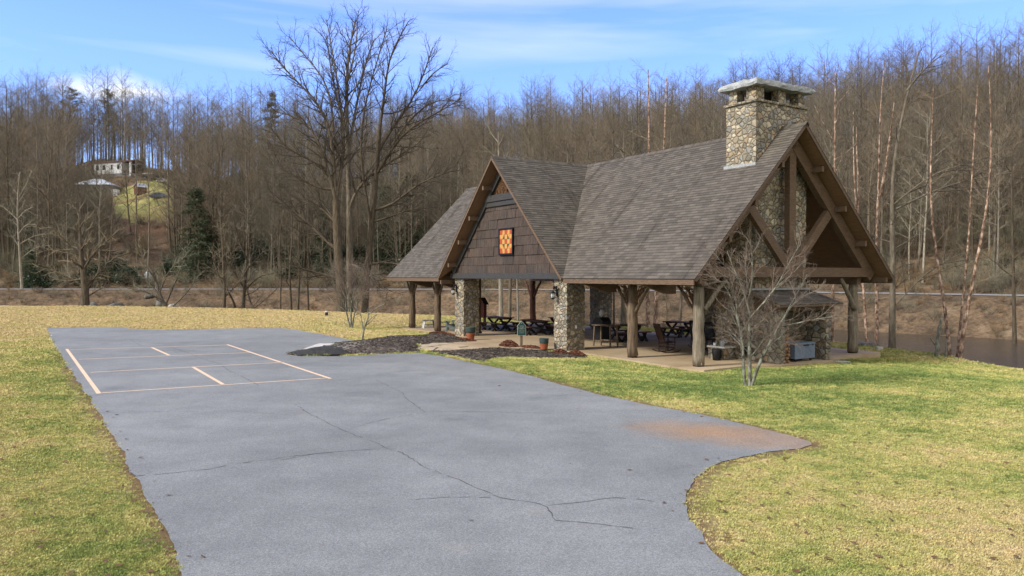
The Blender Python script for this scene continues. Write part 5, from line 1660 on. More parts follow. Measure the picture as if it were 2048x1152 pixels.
# evergreens: whorled branches with needle sprays
def conifer_meshes(seed, h, r, base, spread, flat, n_br, dens):
    rng = random.Random(seed); out = []
    sp = [dict(n=8, wig=.015, up=.03, kids=0, start=.2, ang=1, len=.2, rad=.3, tip=.12)]
    grow(rng, (0, 0, -.3), (0, 0, 1), h, r, 0, sp, out)
    trunk = out[0][0]; C = []
    for k in range(n_br):
        t = base + (1 - base) * (k + rng.random()) / n_br
        f = min(t * 8, 7.98); i = int(f); f -= i
        q = tuple(trunk[i][m] + (trunk[i + 1][m] - trunk[i][m]) * f for m in range(3))
        an = rng.uniform(0, 6.28)
        L = spread * ((1 - t) / (1 - base)) ** (0.45 if flat else .8) * rng.uniform(.6, 1.15) + .5
        b = []
        grow(rng, q, unit((math.cos(an), math.sin(an), .25 if flat else -.05)), L, .05, 0, [dict(n=5, wig=.08, up=.05 if flat else -.03, kids=0, start=0, ang=1, len=.2, rad=.3, tip=.2)], b)
        out.append((b[0][0], b[0][1], 1))
        for P in b[0][0][1:]:
            for _ in range(dens): C.append((P[0] + rng.gauss(0, .35), P[1] + rng.gauss(0, .35), P[2] + rng.gauss(0, .14)))
    C = np.array(C); n = len(C); g = np.random.default_rng(seed)
    d = g.normal(size=(n, 3)); d[:, 2] *= .5; d /= np.linalg.norm(d, axis=1)[:, None]
    e = np.cross(d, g.normal(size=(n, 3))); e /= np.linalg.norm(e, axis=1)[:, None]
    s = g.uniform(.16, .34, n)[:, None]
    V = np.stack([C - d * s, C + e * s * .16, C + d * s, C - e * s * .16], 1).reshape(-1, 3)
    return quads_mesh('trunk', *tubes(out, SIDES)), quads_mesh('crown', V, np.arange(n * 4).reshape(-1, 4))
PINE = [conifer_meshes(61, 23, .24, .52, 4.8, True, 46, 22), conifer_meshes(62, 21, .22, .50, 4.4, True, 44, 22)]
HEML = [conifer_meshes(63, 14, .2, .04, 3.6, False, 85, 26), conifer_meshes(64, 12, .18, .04, 3.2, False, 80, 24)]
SPRU = [conifer_meshes(65, 24, .22, .30, 3.0, False, 60, 20)]

def laurel_mesh(seed, n=2600):
    g = np.random.default_rng(seed)
    u = g.normal(size=(n, 3)); u /= np.linalg.norm(u, axis=1)[:, None]
    lob = 1 + .25 * np.sin(u[:, 0] * 5 + seed) + .2 * np.sin(u[:, 1] * 7 + 2 * seed) + .15 * np.sin(u[:, 2] * 9)
    C = u * (g.random(n) ** .35 * lob)[:, None] * np.array([1.9, 1.9, 1.25]); C[:, 2] = np.abs(C[:, 2] + .6)
    d = g.normal(size=(n, 3)); d[:, 2] = -np.abs(d[:, 2]) * .6; d /= np.linalg.norm(d, axis=1)[:, None]
    e = np.cross(d, g.normal(size=(n, 3))); e /= np.linalg.norm(e, axis=1)[:, None]
    s = g.uniform(.10, .20, n)[:, None]
    V = np.stack([C - d * s, C + e * s * .38, C + d * s, C - e * s * .38], 1).reshape(-1, 3)
    return quads_mesh('crown', V, np.arange(n * 4).reshape(-1, 4))
def stems_mesh(seed):
    L = make_lines('brush', seed, 1.9, .03)
    return quads_mesh('stem', *tubes([x for x in L if x[2] < 1], SIDES))
LAUREL = [(stems_mesh(71), laurel_mesh(71)), (stems_mesh(72), laurel_mesh(72))]

# instancing of what nobody could count
def scatter(name, P, rz, sc, protos, idx, attrs=None, label=None):
    n = len(P)
    me = bpy.data.meshes.new(name)
    me.vertices.add(n); me.vertices.foreach_set('co', np.asarray(P, dtype=np.float32).ravel())
    def attr(k, v, typ='FLOAT', key='value'):
        a = me.attributes.new(k, typ, 'POINT'); a.data.foreach_set(key, np.asarray(v).ravel())
    attr('rz', np.asarray(rz, np.float32)); attr('sc', np.asarray(sc, np.float32)); attr('idx', np.asarray(idx, np.int32), 'INT')
    for k, v in (attrs or {}).items():
        v = np.asarray(v, np.float32)
        attr(k, v, 'FLOAT_COLOR' if v.ndim == 2 else 'FLOAT', 'color' if v.ndim == 2 else 'value')
    o = put(name, me)
    col = bpy.data.collections.new(name + '_kinds')
    for i, (m_, mts) in enumerate(protos):
        p = bpy.data.objects.new('%s_%d' % (name, i), m_); col.objects.link(p)
    ng = bpy.data.node_groups.new(name, 'GeometryNodeTree')
    ng.interface.new_socket('Geometry', in_out='INPUT', socket_type='NodeSocketGeometry')
    ng.interface.new_socket('Geometry', in_out='OUTPUT', socket_type='NodeSocketGeometry')
    N, Lk = ng.nodes, ng.links
    gi, go = N.new('NodeGroupInput'), N.new('NodeGroupOutput')
    ci = N.new('GeometryNodeCollectionInfo'); ci.inputs['Collection'].default_value = col
    ci.inputs['Separate Children'].default_value = True; ci.inputs['Reset Children'].default_value = True
    ip = N.new('GeometryNodeInstanceOnPoints'); ip.inputs['Pick Instance'].default_value = True
    def na(k, typ):
        a = N.new('GeometryNodeInputNamedAttribute'); a.data_type = typ; a.inputs['Name'].default_value = k
        return next(s for s in a.outputs if s.enabled and s.name == 'Attribute')
    cx = N.new('ShaderNodeCombineXYZ'); Lk.new(na('rz', 'FLOAT'), cx.inputs[2])
    er = N.new('FunctionNodeEulerToRotation'); Lk.new(cx.outputs[0], er.inputs[0])
    Lk.new(gi.outputs[0], ip.inputs['Points']); Lk.new(ci.outputs[0], ip.inputs['Instance'])
    Lk.new(na('idx', 'INT'), ip.inputs['Instance Index']); Lk.new(er.outputs[0], ip.inputs['Rotation']); Lk.new(na('sc', 'FLOAT'), ip.inputs['Scale'])
    Lk.new(ip.outputs[0], go.inputs[0])
    md = o.modifiers.new('scatter', 'NODES'); md.node_group = ng
    tag(o, label, None, None, 'stuff')
    return o

def merged(meshes, mats, name):
    """trunk and crown as one mesh with two materials, for instancing"""
    t, c = meshes
    def arr(m):
        v = np.empty(len(m.vertices) * 3, np.float32); m.vertices.foreach_get('co', v)
        f = np.empty(len(m.loops), np.int32); m.loops.foreach_get('vertex_index', f)
        return v.reshape(-1, 3), f.reshape(-1, 4)
    v1, f1 = arr(t); v2, f2 = arr(c)
    me = quads_mesh(name, np.concatenate([v1, v2]), np.concatenate([f1, f2 + len(v1)]))
    me.materials.append(mats[0]); me.materials.append(mats[1])
    mi = np.zeros(len(f1) + len(f2), np.int32); mi[len(f1):] = 1
    me.polygons.foreach_set('material_index', mi); shade(me)
    return me

# ---------------------------------------------------------------- the wooded hill
gen = np.random.default_rng(2024)
def forest_points():
    N = 24000
    px = gen.uniform(-330, 2420, N); d = np.sqrt(gen.uniform(62 ** 2, 262 ** 2, N))
    X = (px - 1024) / FPX * d; Y = d
    u = polydist(X, Y, ROAD)
    ur = np.interp(np.clip(px, -900, 3200), T_PX, [125, 122, 122, 118, 116, 114, 110, 102, 98, 96, 96, 96, 96])
    ok = (u > 7) & (u < ur + np.where(px < 800, 5, 14))
    # open ground: the clearing, the homestead and the cut in front of it
    inc = inside(X, Y, CLEAR) | (edge_dist(X, Y, CLEAR) < 4)
    ok &= ~inc
    q = gen.random(N)
    front = (px > 205) & (px < 350) & (u < 68)
    ok &= ~(front & (q < .965))
    home = (px > 135) & (px < 300) & (u < 92)
    ok &= ~(home & (q < .84))
    X, Y, px, d, u = X[ok], Y[ok], px[ok], d[ok], u[ok]
    # thin to a natural spacing with a grid
    keep = []; cell = {}
    order = gen.permutation(len(X))
    for i in order:
        s = (3.6 if u[i] > 86 else 2.7) if px[i] < 800 else 2.6
        k = (int(X[i] / s), int(Y[i] / s))
        if k in cell: continue
        cell[k] = 1; keep.append(i)
    return X[keep], Y[keep], px[keep], d[keep], u[keep]
FXx, FY, Fpx, Fd, Fu = forest_points()
FZ = H(FXx, FY)
Fsc = gen.uniform(.55, 1.08, len(FXx)); Fk = gen.choice(len(PROTO), len(FXx), p=[.16, .14, .13, .18, .18, .11, .10])
# the tops of the left wood and of the right wood stand at different heights
Fsc *= np.interp(Fpx, [0, 450, 700, 1200, 1750, 2050], [1.0, .97, .95, .86, .86, .9])
order = np.argsort(Fd); NEAR = 205
for i in order[:NEAR]:
    left = Fpx[i] < 760
    plant('bare_tree', *PROTO[Fk[i]], (FXx[i], FY[i], FZ[i]), gen.uniform(0, 6.28), Fsc[i],
          'bare grey brown forest tree on the lower slope of the left wooded hill' if left else 'bare grey brown forest tree on the lower slope of the wooded hill behind the pavilion', 'tree',
          'bare forest trees of the left hill' if left else 'bare forest trees behind the pavilion', (gen.normal(0, .03), gen.normal(0, .03)))
rest = order[NEAR:]
FM = [(merged(m_, mt, 'wood_%d' % i), None) for i, (m_, mt) in enumerate(PROTO)]
scatter('woods', np.stack([FXx, FY, FZ], -1)[rest], gen.uniform(0, 6.28, len(rest)), Fsc[rest], FM, Fk[rest], label='bare winter woods covering the upper hillside')

# brushwood along the banks, the road and in the woods
BR = []
for sdv, h, tw in ((81, 2.3, 'twig_warm'), (82, 1.8, 'twig_forest'), (83, 2.8, 'twig_pale'), (84, 1.5, 'dry_weed')):
    L = make_lines('brush', sdv, h, .022)
    BR.append((merged(tree_meshes(L, 1), (M['bark_grey'], M[tw]), 'brush_%d' % sdv), None))
def brush_points(n, u0, u1, px0=-300, px1=2400):
    px = gen.uniform(px0, px1, n); d = gen.uniform(40, 250, n)
    X = (px - 1024) / FPX * d; u = polydist(X, d, ROAD); e = polydist(X, d, EDGE)
    ok = (u > u0) & (u < u1) & (e > 1.5) & ~inside(X, d, CLEAR)
    z = H(X, d); ok &= z > -1.55
    ok &= ~((px > 215) & (px < 345) & (u > 5) & (u < 80) & (gen.random(n) < .7))
    return np.stack([X, d, z], -1)[ok]
bank_b = brush_points(15000, -13, -5.2)
bp = np.concatenate([bank_b, brush_points(14000, 3.8, 16), brush_points(30000, 16, 95)])
bs_ = gen.uniform(.35, 1.25, len(bp)); bs_[:len(bank_b)] = gen.uniform(.18, .50, len(bank_b))
scatter('undergrowth', bp, gen.uniform(0, 6.28, len(bp)), bs_, BR, gen.integers(0, 4, len(bp)), label='bare brushwood along the river banks and under the woods')
# weeds along the lawn's far lip
n = 5000
px = gen.uniform(-300, 2400, n); d = gen.uniform(24, 84, n); X = (px - 1024) / FPX * d
e = polydist(X, d, EDGE); ok = (e > .5) & (e < 2.6) & ~((px > 1690) & (gen.random(n) < .93))
wp = np.stack([X, d, H(X, d)], -1)[ok]
scatter('bank_weeds', wp, gen.uniform(0, 6.28, len(wp)), gen.uniform(.12, .38, len(wp)), BR, gen.choice([0, 3, 3, 1], len(wp)), label='low dry weeds on the lip of the river bank')

# evergreens read off the photo: (pixel of the base, depth, kind, scale, label)
def at(px, d):
    X = (px - 1024) / FPX * d
    return (X, d, h1(X, d))
for i, (px, d, kind, sc, lab) in enumerate((
        (152, 212, 'p0', .92, 'leftmost tall pine with a dark bushy top on the left ridge'), (214, 208, 'p1', .92, 'flat-topped pine standing out against the low white cloud'), 
        (536, 150, 's0', .95, 'tall olive evergreen behind the branches of the great bare tree'), 
        (390, 103, 'h0', .88, 'dark drooping hemlock right of the hillside clearing'), (416, 105, 'h1', .70, 'smaller dark hemlock beside the drooping one'), (822, 110, 'h0', .9, 'dark hemlock behind the left eave of the pavilion'),
        (772, 108, 'h1', .95, 'dark hemlock between the great bare tree and the pavilion roof'), (648, 107, 'h1', .8, 'shadowy hemlock behind the trunk of the great bare tree'), (60, 100, 'h1', .42, 'low dark evergreen above the road at the far left'), (905, 135, 'h0', .8, 'dark evergreen peeping over the pavilion ridge'))):
    set_ = {'p': PINE, 'h': HEML, 's': SPRU}[kind[0]][int(kind[1])]
    plant('evergreen_tree', set_, (M['bark_dark'], M['needles_olive'] if kind[0] in 'sp' else M['needles']), at(px, d), i * 1.3, sc, lab, 'evergreen tree')
for i, (px, d, sc) in enumerate(((70, 99, 1.0), (88, 101, 1.1), (55, 104, .8), (178, 100, .9), (195, 102, 1.2), (258, 101, 1.0), (238, 103, 1.1), (345, 106, .9), (480, 108, 1.3), (520, 112, 1.4), (560, 110, 1.3), (610, 108, 1.4), (650, 104, 1.3),
                                 (700, 108, 1.5), (790, 106, 1.5), (840, 108, 1.5), (1060, 106, 1.2), (690, 100, 1.2), (585, 104, 1.2))):
    r = empty('laurel_shrub', at(px, d)); r.scale = (sc,) * 3; r.rotation_euler.z = i * 2.1
    tag(r, 'dark evergreen laurel shrub growing on the slope above the road', 'shrub', 'laurel shrubs above the road')
    for nm, me, mt in zip(('stem', 'crown'), LAUREL[i % 2], (M['bark_dark'], M['laurel'])):
        if not me.materials: me.materials.append(mt)
        o = bpy.data.objects.new(nm, me); COL.objects.link(o); o.parent = r

# ---------------------------------------------------------------- trees traced limb by limb
def curve(P, n):
    """smooth resampling of a traced line"""
    P = np.array(P, float); t = np.r_[0, np.cumsum(np.linalg.norm(np.diff(P, axis=0), axis=1))]
    q = np.linspace(0, t[-1], n + 1)
    Q = np.stack([np.interp(q, t, P[:, k]) for k in range(P.shape[1])], -1)
    for _ in range(2): Q[1:-1] = .25 * Q[:-2] + .5 * Q[1:-1] + .25 * Q[2:]
    return Q

def traced(name, limbs, d, label, cat, mats, spec, seed, base=None, yaw=.35, split=2):
    """limbs: (pixel points, width at start, width at end, level[, how far it leans away per metre]); the first is the trunk"""
    rng = random.Random(seed); lines = []
    o = PD(*limbs[0][0][0], d)
    z0 = h1(o[0], o[1])
    dz = 0 if base is None else base - o[2]
    for li, lb in enumerate(limbs):
        pts, w0, w1, lvl = lb[:4]
        lean = lb[4] if len(lb) > 4 else rng.uniform(-yaw, yaw)
        L2 = [PD(x, y, d) for x, y in pts]
        n = max(4, int(len(pts) * 2.5)) if lvl < 2 else 6
        n = 10 if lvl == 0 else 8
        Q = curve(L2, n)
        s = np.r_[0, np.cumsum(np.linalg.norm(np.diff(Q, axis=0), axis=1))]
        # start where the trunk is at that height, then lean towards or away from the viewer
        y0 = 0.0
        if li and lines:
            best = min(((abs(p[0] + o[0] - Q[0][0]) + abs(p[2] + o[2] - Q[0][2]), p[1]) for Pl, _, _ in lines[:li] for p in Pl), default=(0, 0))
            y0 = best[1]
        Q[:, 1] = d + y0 + s * lean
        P = [tuple(q - np.array([o[0], o[1], o[2]])) for q in Q]
        kk = .86 if (lvl == 1 and d > 60) else 1.0
        r0, r1 = w0 * .5 * kk * d / FPX, w1 * .5 * kk * d / FPX
        lines.append((P, [r0 + (r1 - r0) * (i / n) ** .85 for i in range(n + 1)], lvl))
    out = list(lines)
    for P, Rr, lvl in lines:
        D = [unit(tuple(P[min(i + 1, len(P) - 1)][k] - P[max(i - 1, 0)][k] for k in range(3))) for i in range(len(P))]
        L = sum(math.dist(P[i], P[i + 1]) for i in range(len(P) - 1))
        sprout(rng, P, D, L, Rr[0], lvl, spec, out)
    ms = tree_meshes(out, split)
    return plant(name, ms, mats, (o[0], o[1], z0 if base is None else base), 0, 1, label, cat)

Z7 = lambda *p: [(480 + x * .5208, y * .5208) for x, y in p]
GREAT = [dict(n=8, wig=.04, up=.03, kids=.0, start=.45, ang=.8, len=.2, rad=.25, tip=.3),
         dict(n=6, wig=.1, up=.06, kids=2.3, per_m=True, start=.15, ang=.64, len=.2, lenm=2.8, shape=.35, rad=.38, tip=.25, rmin=.018),
         dict(n=5, wig=.13, up=.06, kids=7, start=.12, ang=.6, len=.46, shape=.35, rad=.5, tip=.3, rmin=.012),
         dict(n=3, wig=.16, up=.04, kids=4, start=.15, ang=.6, len=.5, shape=.3, rad=.6, tip=.4, rmin=.010),
         dict(n=2, wig=.2, up=.03, kids=0, start=0, ang=.5, len=.5, rad=.5, tip=.5)]
bt = (M['bark_dark'], M['twig_dark'])
traced('bare_tree', [
    (Z7((398, 1180), (392, 1080), (384, 980), (374, 860), (370, 760), (368, 680)), 22, 14, 0, 0),
    (Z7((368, 680), (345, 600), (310, 490), (285, 420), (255, 365), (180, 340), (110, 330)), 10, 2, 1),
    (Z7((370, 700), (352, 560), (345, 400), (330, 350), (270, 260), (190, 200), (130, 170), (80, 70)), 12, 2.2, 1),
    (Z7((346, 410), (338, 290), (300, 180), (230, 110), (150, 10)), 7, 2, 1),
    (Z7((368, 680), (385, 520), (392, 400), (385, 370), (350, 270), (320, 220), (300, 100), (280, -20)), 9, 2.2, 1),
    (Z7((385, 880), (340, 850), (280, 790), (200, 720), (110, 660)), 11, 2.5, 1),
    (Z7((370, 770), (300, 700), (180, 670), (130, 660)), 6, 1.8, 1),
    (Z7((385, 985), (300, 960), (220, 935)), 9, 3, 1, -.3),
    (Z7((330, 560), (260, 520), (200, 500), (140, 420)), 6, 1.6, 1), (Z7((355, 640), (300, 640), (260, 610), (170, 565)), 6, 2, 1, -.3),
    (Z7((368, 760), (330, 720), (310, 690), (240, 640)), 5, 2, 1, .4)], 66.0,
    'great dark bare tree left of the pavilion, the one whose limbs sweep up and left', 'tree', bt, GREAT, 5)
traced('bare_tree', [
    (Z7((424, 1180), (420, 1000), (420, 800), (418, 600), (410, 400)), 14, 9, 0, 0),
    (Z7((410, 400), (405, 300), (400, 180), (403, 60), (425, -60)), 11, 3, 1), (Z7((418, 480), (432, 330), (455, 180), (470, 80), (500, 10)), 8, 2.2, 1),
    (Z7((412, 420), (385, 330), (370, 200), (350, 80), (330, -30)), 7, 2, 1), (Z7((404, 200), (432, 120), (450, 20), (455, -60)), 5, 2, 1), (Z7((419, 560), (380, 480), (345, 420), (300, 300)), 6, 2, 1, .4),
    (Z7((420, 700), (440, 640), (490, 580), (570, 545), (640, 500), (700, 465)), 9, 2.5, 1, -.3), (Z7((408, 300), (440, 240), (470, 200), (500, 120)), 4, 1.6, 1),
    (Z7((420, 910), (470, 930), (520, 960), (580, 1020)), 7, 2.5, 1, -.4), (Z7((416, 520), (450, 450), (540, 470), (600, 430)), 5, 1.6, 1)], 69.0,
    'great bare tree with the straight pale grey trunk left of the pavilion', 'tree', (M['bark_grey'], M['twig_dark']), GREAT, 6)
traced('bare_tree', [
    (Z7((474, 1180), (482, 1000), (498, 830), (512, 700), (520, 600), (535, 400)), 16, 8, 0, 0),
    (Z7((535, 400), (545, 330), (562, 240), (572, 130), (610, 60), (655, -10)), 8, 2.2, 1), (Z7((505, 760), (470, 520), (478, 400), (500, 300), (540, 200), (592, 60)), 7, 2, 1),
    (Z7((530, 480), (560, 400), (620, 340), (680, 230), (720, 110), (735, 60)), 8, 2, 1), (Z7((525, 560), (580, 480), (640, 400), (720, 370), (800, 330), (860, 300)), 8, 1.8, 1),
    (Z7((570, 500), (600, 420), (680, 320), (780, 260), (850, 285)), 6, 1.6, 1), (Z7((512, 700), (590, 690), (640, 640), (700, 600), (830, 560)), 8, 2, 1, -.3), (Z7((510, 745), (570, 730), (640, 700), (760, 690)), 6, 1.8, 1),
    (Z7((490, 910), (560, 900), (600, 905), (670, 930)), 8, 3, 1, -.3), (Z7((690, 225), (740, 170), (800, 140)), 4, 1.4, 1), (Z7((545, 330), (590, 330), (640, 290), (690, 300)), 4, 1.4, 1, .4)], 67.5,
    'great bare tree nearest the pavilion roof, its limbs sweeping up and right', 'tree', bt, GREAT, 7)

# small ornamental trees on the lawn
ORN = [dict(n=8, wig=.05, up=.05, kids=4.0, per_m=True, start=.35, ang=.75, len=.3, lenm=.85, shape=.35, rad=.5, tip=.4, rmin=.008),
       dict(n=6, wig=.10, up=.05, kids=4.6, per_m=True, start=.2, ang=.66, len=.3, lenm=.75, shape=.3, rad=.45, tip=.3, rmin=.0065),
       dict(n=5, wig=.13, up=.06, kids=6, start=.12, ang=.62, len=.55, shape=.3, rad=.6, tip=.4, rmin=.0052),
       dict(n=4, wig=.15, up=.05, kids=4, start=.2, ang=.55, len=.55, shape=.3, rad=.7, tip=.5, rmin=.0035),
       dict(n=2, wig=.15, up=.03, kids=0, start=0, ang=.5, len=.5, rad=.5, tip=.5)]
Q4 = lambda *p: [(1380 + x / 3.6, 480 + y / 3.6) for x, y in p]
traced('ornamental_tree', [
    (Q4((398, 1095), (388, 980), (385, 860), (380, 700), (350, 640), (345, 590)), 6.5, 5.5, 0, .05), (Q4((428, 1095), (430, 950), (425, 800), (430, 600)), 8.5, 6.5, 0, 0), (Q4((440, 1095), (490, 930), (540, 820), (600, 700), (640, 625)), 7.5, 5, 0, -.12),
    (Q4((345, 590), (350, 530), (320, 440), (280, 370), (230, 300), (170, 262)), 4.5, 1.6, 1), (Q4((350, 530), (400, 480), (450, 400), (440, 260), (470, 130)), 4, 1.5, 1), (Q4((382, 700), (415, 640), (430, 600)), 3, 2.4, 1),
    (Q4((430, 600), (410, 480), (370, 340), (330, 260), (290, 120)), 5, 1.5, 1), (Q4((430, 600), (500, 500), (590, 370), (640, 200), (700, 80)), 4.5, 1.5, 1), (Q4((412, 490), (440, 380), (430, 200), (400, 40)), 4, 1.4, 1),
    (Q4((640, 625), (740, 500), (860, 440), (960, 410), (1060, 385)), 4, 1.4, 1), (Q4((630, 660), (700, 650), (830, 610), (940, 590), (1050, 575)), 3.5, 1.3, 1), (Q4((640, 625), (700, 520), (780, 400), (840, 290)), 3.5, 1.3, 1),
    (Q4((600, 700), (540, 620), (490, 590), (470, 570)), 2.5, 1.2, 1), (Q4((345, 590), (280, 400), (220, 330), (120, 290)), 3, 1.2, 1), (Q4((500, 500), (560, 400), (700, 300), (800, 180)), 3, 1.2, 1), (Q4((370, 340), (300, 280), (200, 190), (150, 120)), 2.6, 1.2, 1)], 21.0,
    'lichen-grey multi-stemmed small bare tree on the lawn in front of the chimney end', 'tree', (M['bark_lichen'], M['twig_red']), ORN, 8, yaw=.5)
m = MB(); rng = random.Random(3)
x, y = PD(1494, 784, 21.0)[:2]
P8 = lambda *p: [(560 + x / 5.235, 500 + y / 5.235) for x, y in p]
traced('ornamental_tree', [
    (P8((738, 815), (720, 760), (690, 640), (680, 540), (690, 430), (715, 360)), 3.6, 1.5, 0, .1), (P8((748, 815), (742, 700), (740, 600), (760, 480), (800, 390), (830, 330)), 4.2, 1.6, 0, 0), (P8((755, 815), (765, 740), (785, 640), (815, 560), (820, 430)), 3.6, 1.5, 0, -.1),
    (P8((690, 640), (640, 590), (560, 540), (510, 480)), 2, .8, 1), (P8((680, 520), (620, 470), (580, 400), (520, 200)), 2, .8, 1), (P8((700, 420), (650, 300), (600, 200), (560, 130)), 2, .8, 1), (P8((815, 560), (860, 460), (900, 330), (940, 200)), 2, .8, 1), (P8((800, 390), (860, 280), (880, 180)), 1.8, .8, 1), (P8((760, 480), (740, 330), (720, 180), (700, 90)), 1.8, .8, 1)], 45.5,
    'vase-shaped small bare tree with a haze of reddish twigs left of the pavilion', 'tree', (M['bark_lichen'], M['twig_red']),
    [dict(ORN[0], kids=3.4, lenm=1.7, rmin=.012), dict(ORN[1], kids=4.2, lenm=1.3, rmin=.010), dict(ORN[2], rmin=.009), dict(ORN[3], rmin=.008, kids=1), ORN[4]], 9, yaw=.5)
YNG = [dict(ORN[0], kids=.8, lenm=.5, rmin=.008), dict(ORN[1], kids=2.2, lenm=.45, rmin=.007), dict(ORN[2], kids=3, rmin=.006), dict(n=2, wig=.15, up=.03, kids=0, start=0, ang=.5, len=.5, rad=.5, tip=.5)]
traced('ornamental_tree', [
    (P8((860, 985), (870, 920), (872, 850), (905, 780), (930, 700), (925, 670)), 4.2, 2.2, 0, 0), (P8((872, 850), (855, 760), (850, 690), (820, 640), (770, 600)), 2.6, 1.2, 1), (P8((930, 690), (970, 650), (1030, 610), (1090, 585)), 2.2, 1.0, 1), (P8((925, 680), (912, 640)), 2.4, 1.6, 1),
    (P8((905, 780), (960, 730), (1020, 690)), 1.8, .8, 1), (P8((885, 820), (950, 770), (1010, 690)), 1.5, .8, 1)], 34.6,
    'pruned young bare tree growing from the mulch island', 'tree', (M['bark_lichen'], M['twig_lichen']), YNG, 10, yaw=.4)

# river birches and a dark tree on the near bank at the right
RB = [dict(n=8, wig=.04, up=.03, kids=1.5, per_m=True, start=.22, ang=.95, len=.2, lenm=1.7, shape=.3, rad=.18, tip=.3, rmin=.009),
      dict(n=5, wig=.12, up=.02, kids=7, start=.15, ang=.6, len=.5, shape=.3, rad=.55, tip=.3, rmin=.008), dict(n=4, wig=.15, up=-.01, kids=5, start=.15, ang=.55, len=.5, shape=.3, rad=.6, tip=.4, rmin=.006), dict(n=3, wig=.15, up=-.03, kids=0, start=0, ang=.5, len=.5, rad=.5, tip=.5)]
A5 = lambda *p: [(1680 + x * .3125, 400 + y * .3125) for x, y in p]
U5 = lambda *p: [(1680 + x * .3125, 60 + y * .3125) for x, y in p]
birch = (M['bark_birch'], M['twig_warm'])
traced('river_birch', [(A5((705, 1000), (690, 700), (655, 480), (640, 350), (615, 150), (605, 0)) + U5((620, 850), (635, 620), (655, 330)), 7.5, 1.5, 0, .06)], 32.6, 'leftmost of three peeling pink river birches on the right bank', 'tree', birch, RB, 21, split=1)
traced('river_birch', [(A5((748, 1000), (765, 750), (790, 500), (800, 350), (815, 150), (818, 0)) + U5((825, 850), (835, 650), (850, 330)), 6, 1.4, 0, -.03)], 32.9, 'middle of three peeling pink river birches on the right bank', 'tree', birch, RB, 22, split=1)
traced('river_birch', [(A5((765, 985), (800, 750), (850, 520), (890, 350), (920, 200), (960, 30)) + U5((985, 950), (995, 700), (1002, 480), (985, 180)), 8.5, 1.5, 0, .03), (U5((985, 1020), (1030, 960), (1060, 890)), 3, 1.4, 1)], 32.4, 'right leaning river birch with peeling pink bark, rightmost of three on the bank', 'tree', birch, RB, 23, split=1)
traced('river_birch', [([(1737, 700), (1733, 560), (1722, 430)] + U5((118, 950), (105, 750), (103, 560), (110, 330)), 7, 1.4, 0, .03), (U5((125, 1010), (150, 800), (148, 620), (160, 420)), 5, 1.5, 0)], 39, 'twin-stemmed river birch nearest the roof, rising behind the right eave', 'tree', birch, RB, 24, split=1)
traced('river_birch', [([(1752, 700), (1754, 560), (1748, 430)] + U5((238, 900), (240, 700), (240, 480), (235, 250), (270, 20)), 8.5, 1.6, 0, -.02), (U5((245, 900), (280, 650), (295, 480), (310, 300)), 6, 1.6, 0)], 38.5, 'pale forked river birch behind the right end of the roof, topping the wood', 'tree', birch, RB, 25, split=1)
traced('river_birch', [([(1296, 690), (1297, 620), (1293, 560), (1297, 450), (1300, 300), (1298, 170)], 9, 2.0, 0, .02)], 47, 'peeling river birch seen through the pavilion right of the middle post', 'tree', birch, RB, 26, split=1)
traced('river_birch', [([(1310, 690), (1310, 620), (1316, 560), (1322, 430), (1330, 300), (1335, 160)], 9, 2.0, 0, .02)], 48.5, 'second peeling river birch seen through the pavilion, nearer the rocking chair', 'tree', birch, RB, 27, split=1)
dk = (M['bark_grey'], M['twig_dark'])
traced('bare_tree', [(A5((335, 960), (335, 700), (340, 540), (352, 420)) + U5((345, 1100), (340, 850), (388, 620), (430, 430), (470, 250), (540, 40)), 15, 2.5, 0, .03),
    (U5((345, 1050), (430, 970), (560, 860), (690, 795), (880, 790)), 4, 1.5, 1, -.2), (A5((340, 620), (480, 430), (620, 300), (760, 250)), 3.5, 1.2, 1), (U5((345, 1080), (500, 1010), (650, 935), (830, 880), (1000, 850), (1180, 820)), 5, 1.8, 1, .1), (U5((455, 300), (520, 200), (600, 120), (640, 90)), 4, 1.5, 1)], 36,
    'dark bare tree with a grey trunk just right of the pavilion eave', 'tree', dk, RB, 28)
traced('tree_stump', [(A5((620, 985), (632, 880), (645, 800), (665, 740)), 10, 5, 0, .1), (A5((625, 930), (600, 890), (582, 868)), 4, 2.5, 0)], 32.2, 'lichen-spotted leaning dead stump left of the three birches', 'stump', (M['bark_lichen'], M['twig_lichen']), [dict(RB[0], kids=0)], 29)
traced('tree_stump', [(A5((675, 995), (685, 920), (690, 880)), 4, 2.5, 0, .1)], 32.0, 'thin lichen-spotted dead stem at the foot of the birches', 'stump', (M['bark_lichen'], M['twig_lichen']), [dict(RB[0], kids=0)], 30)

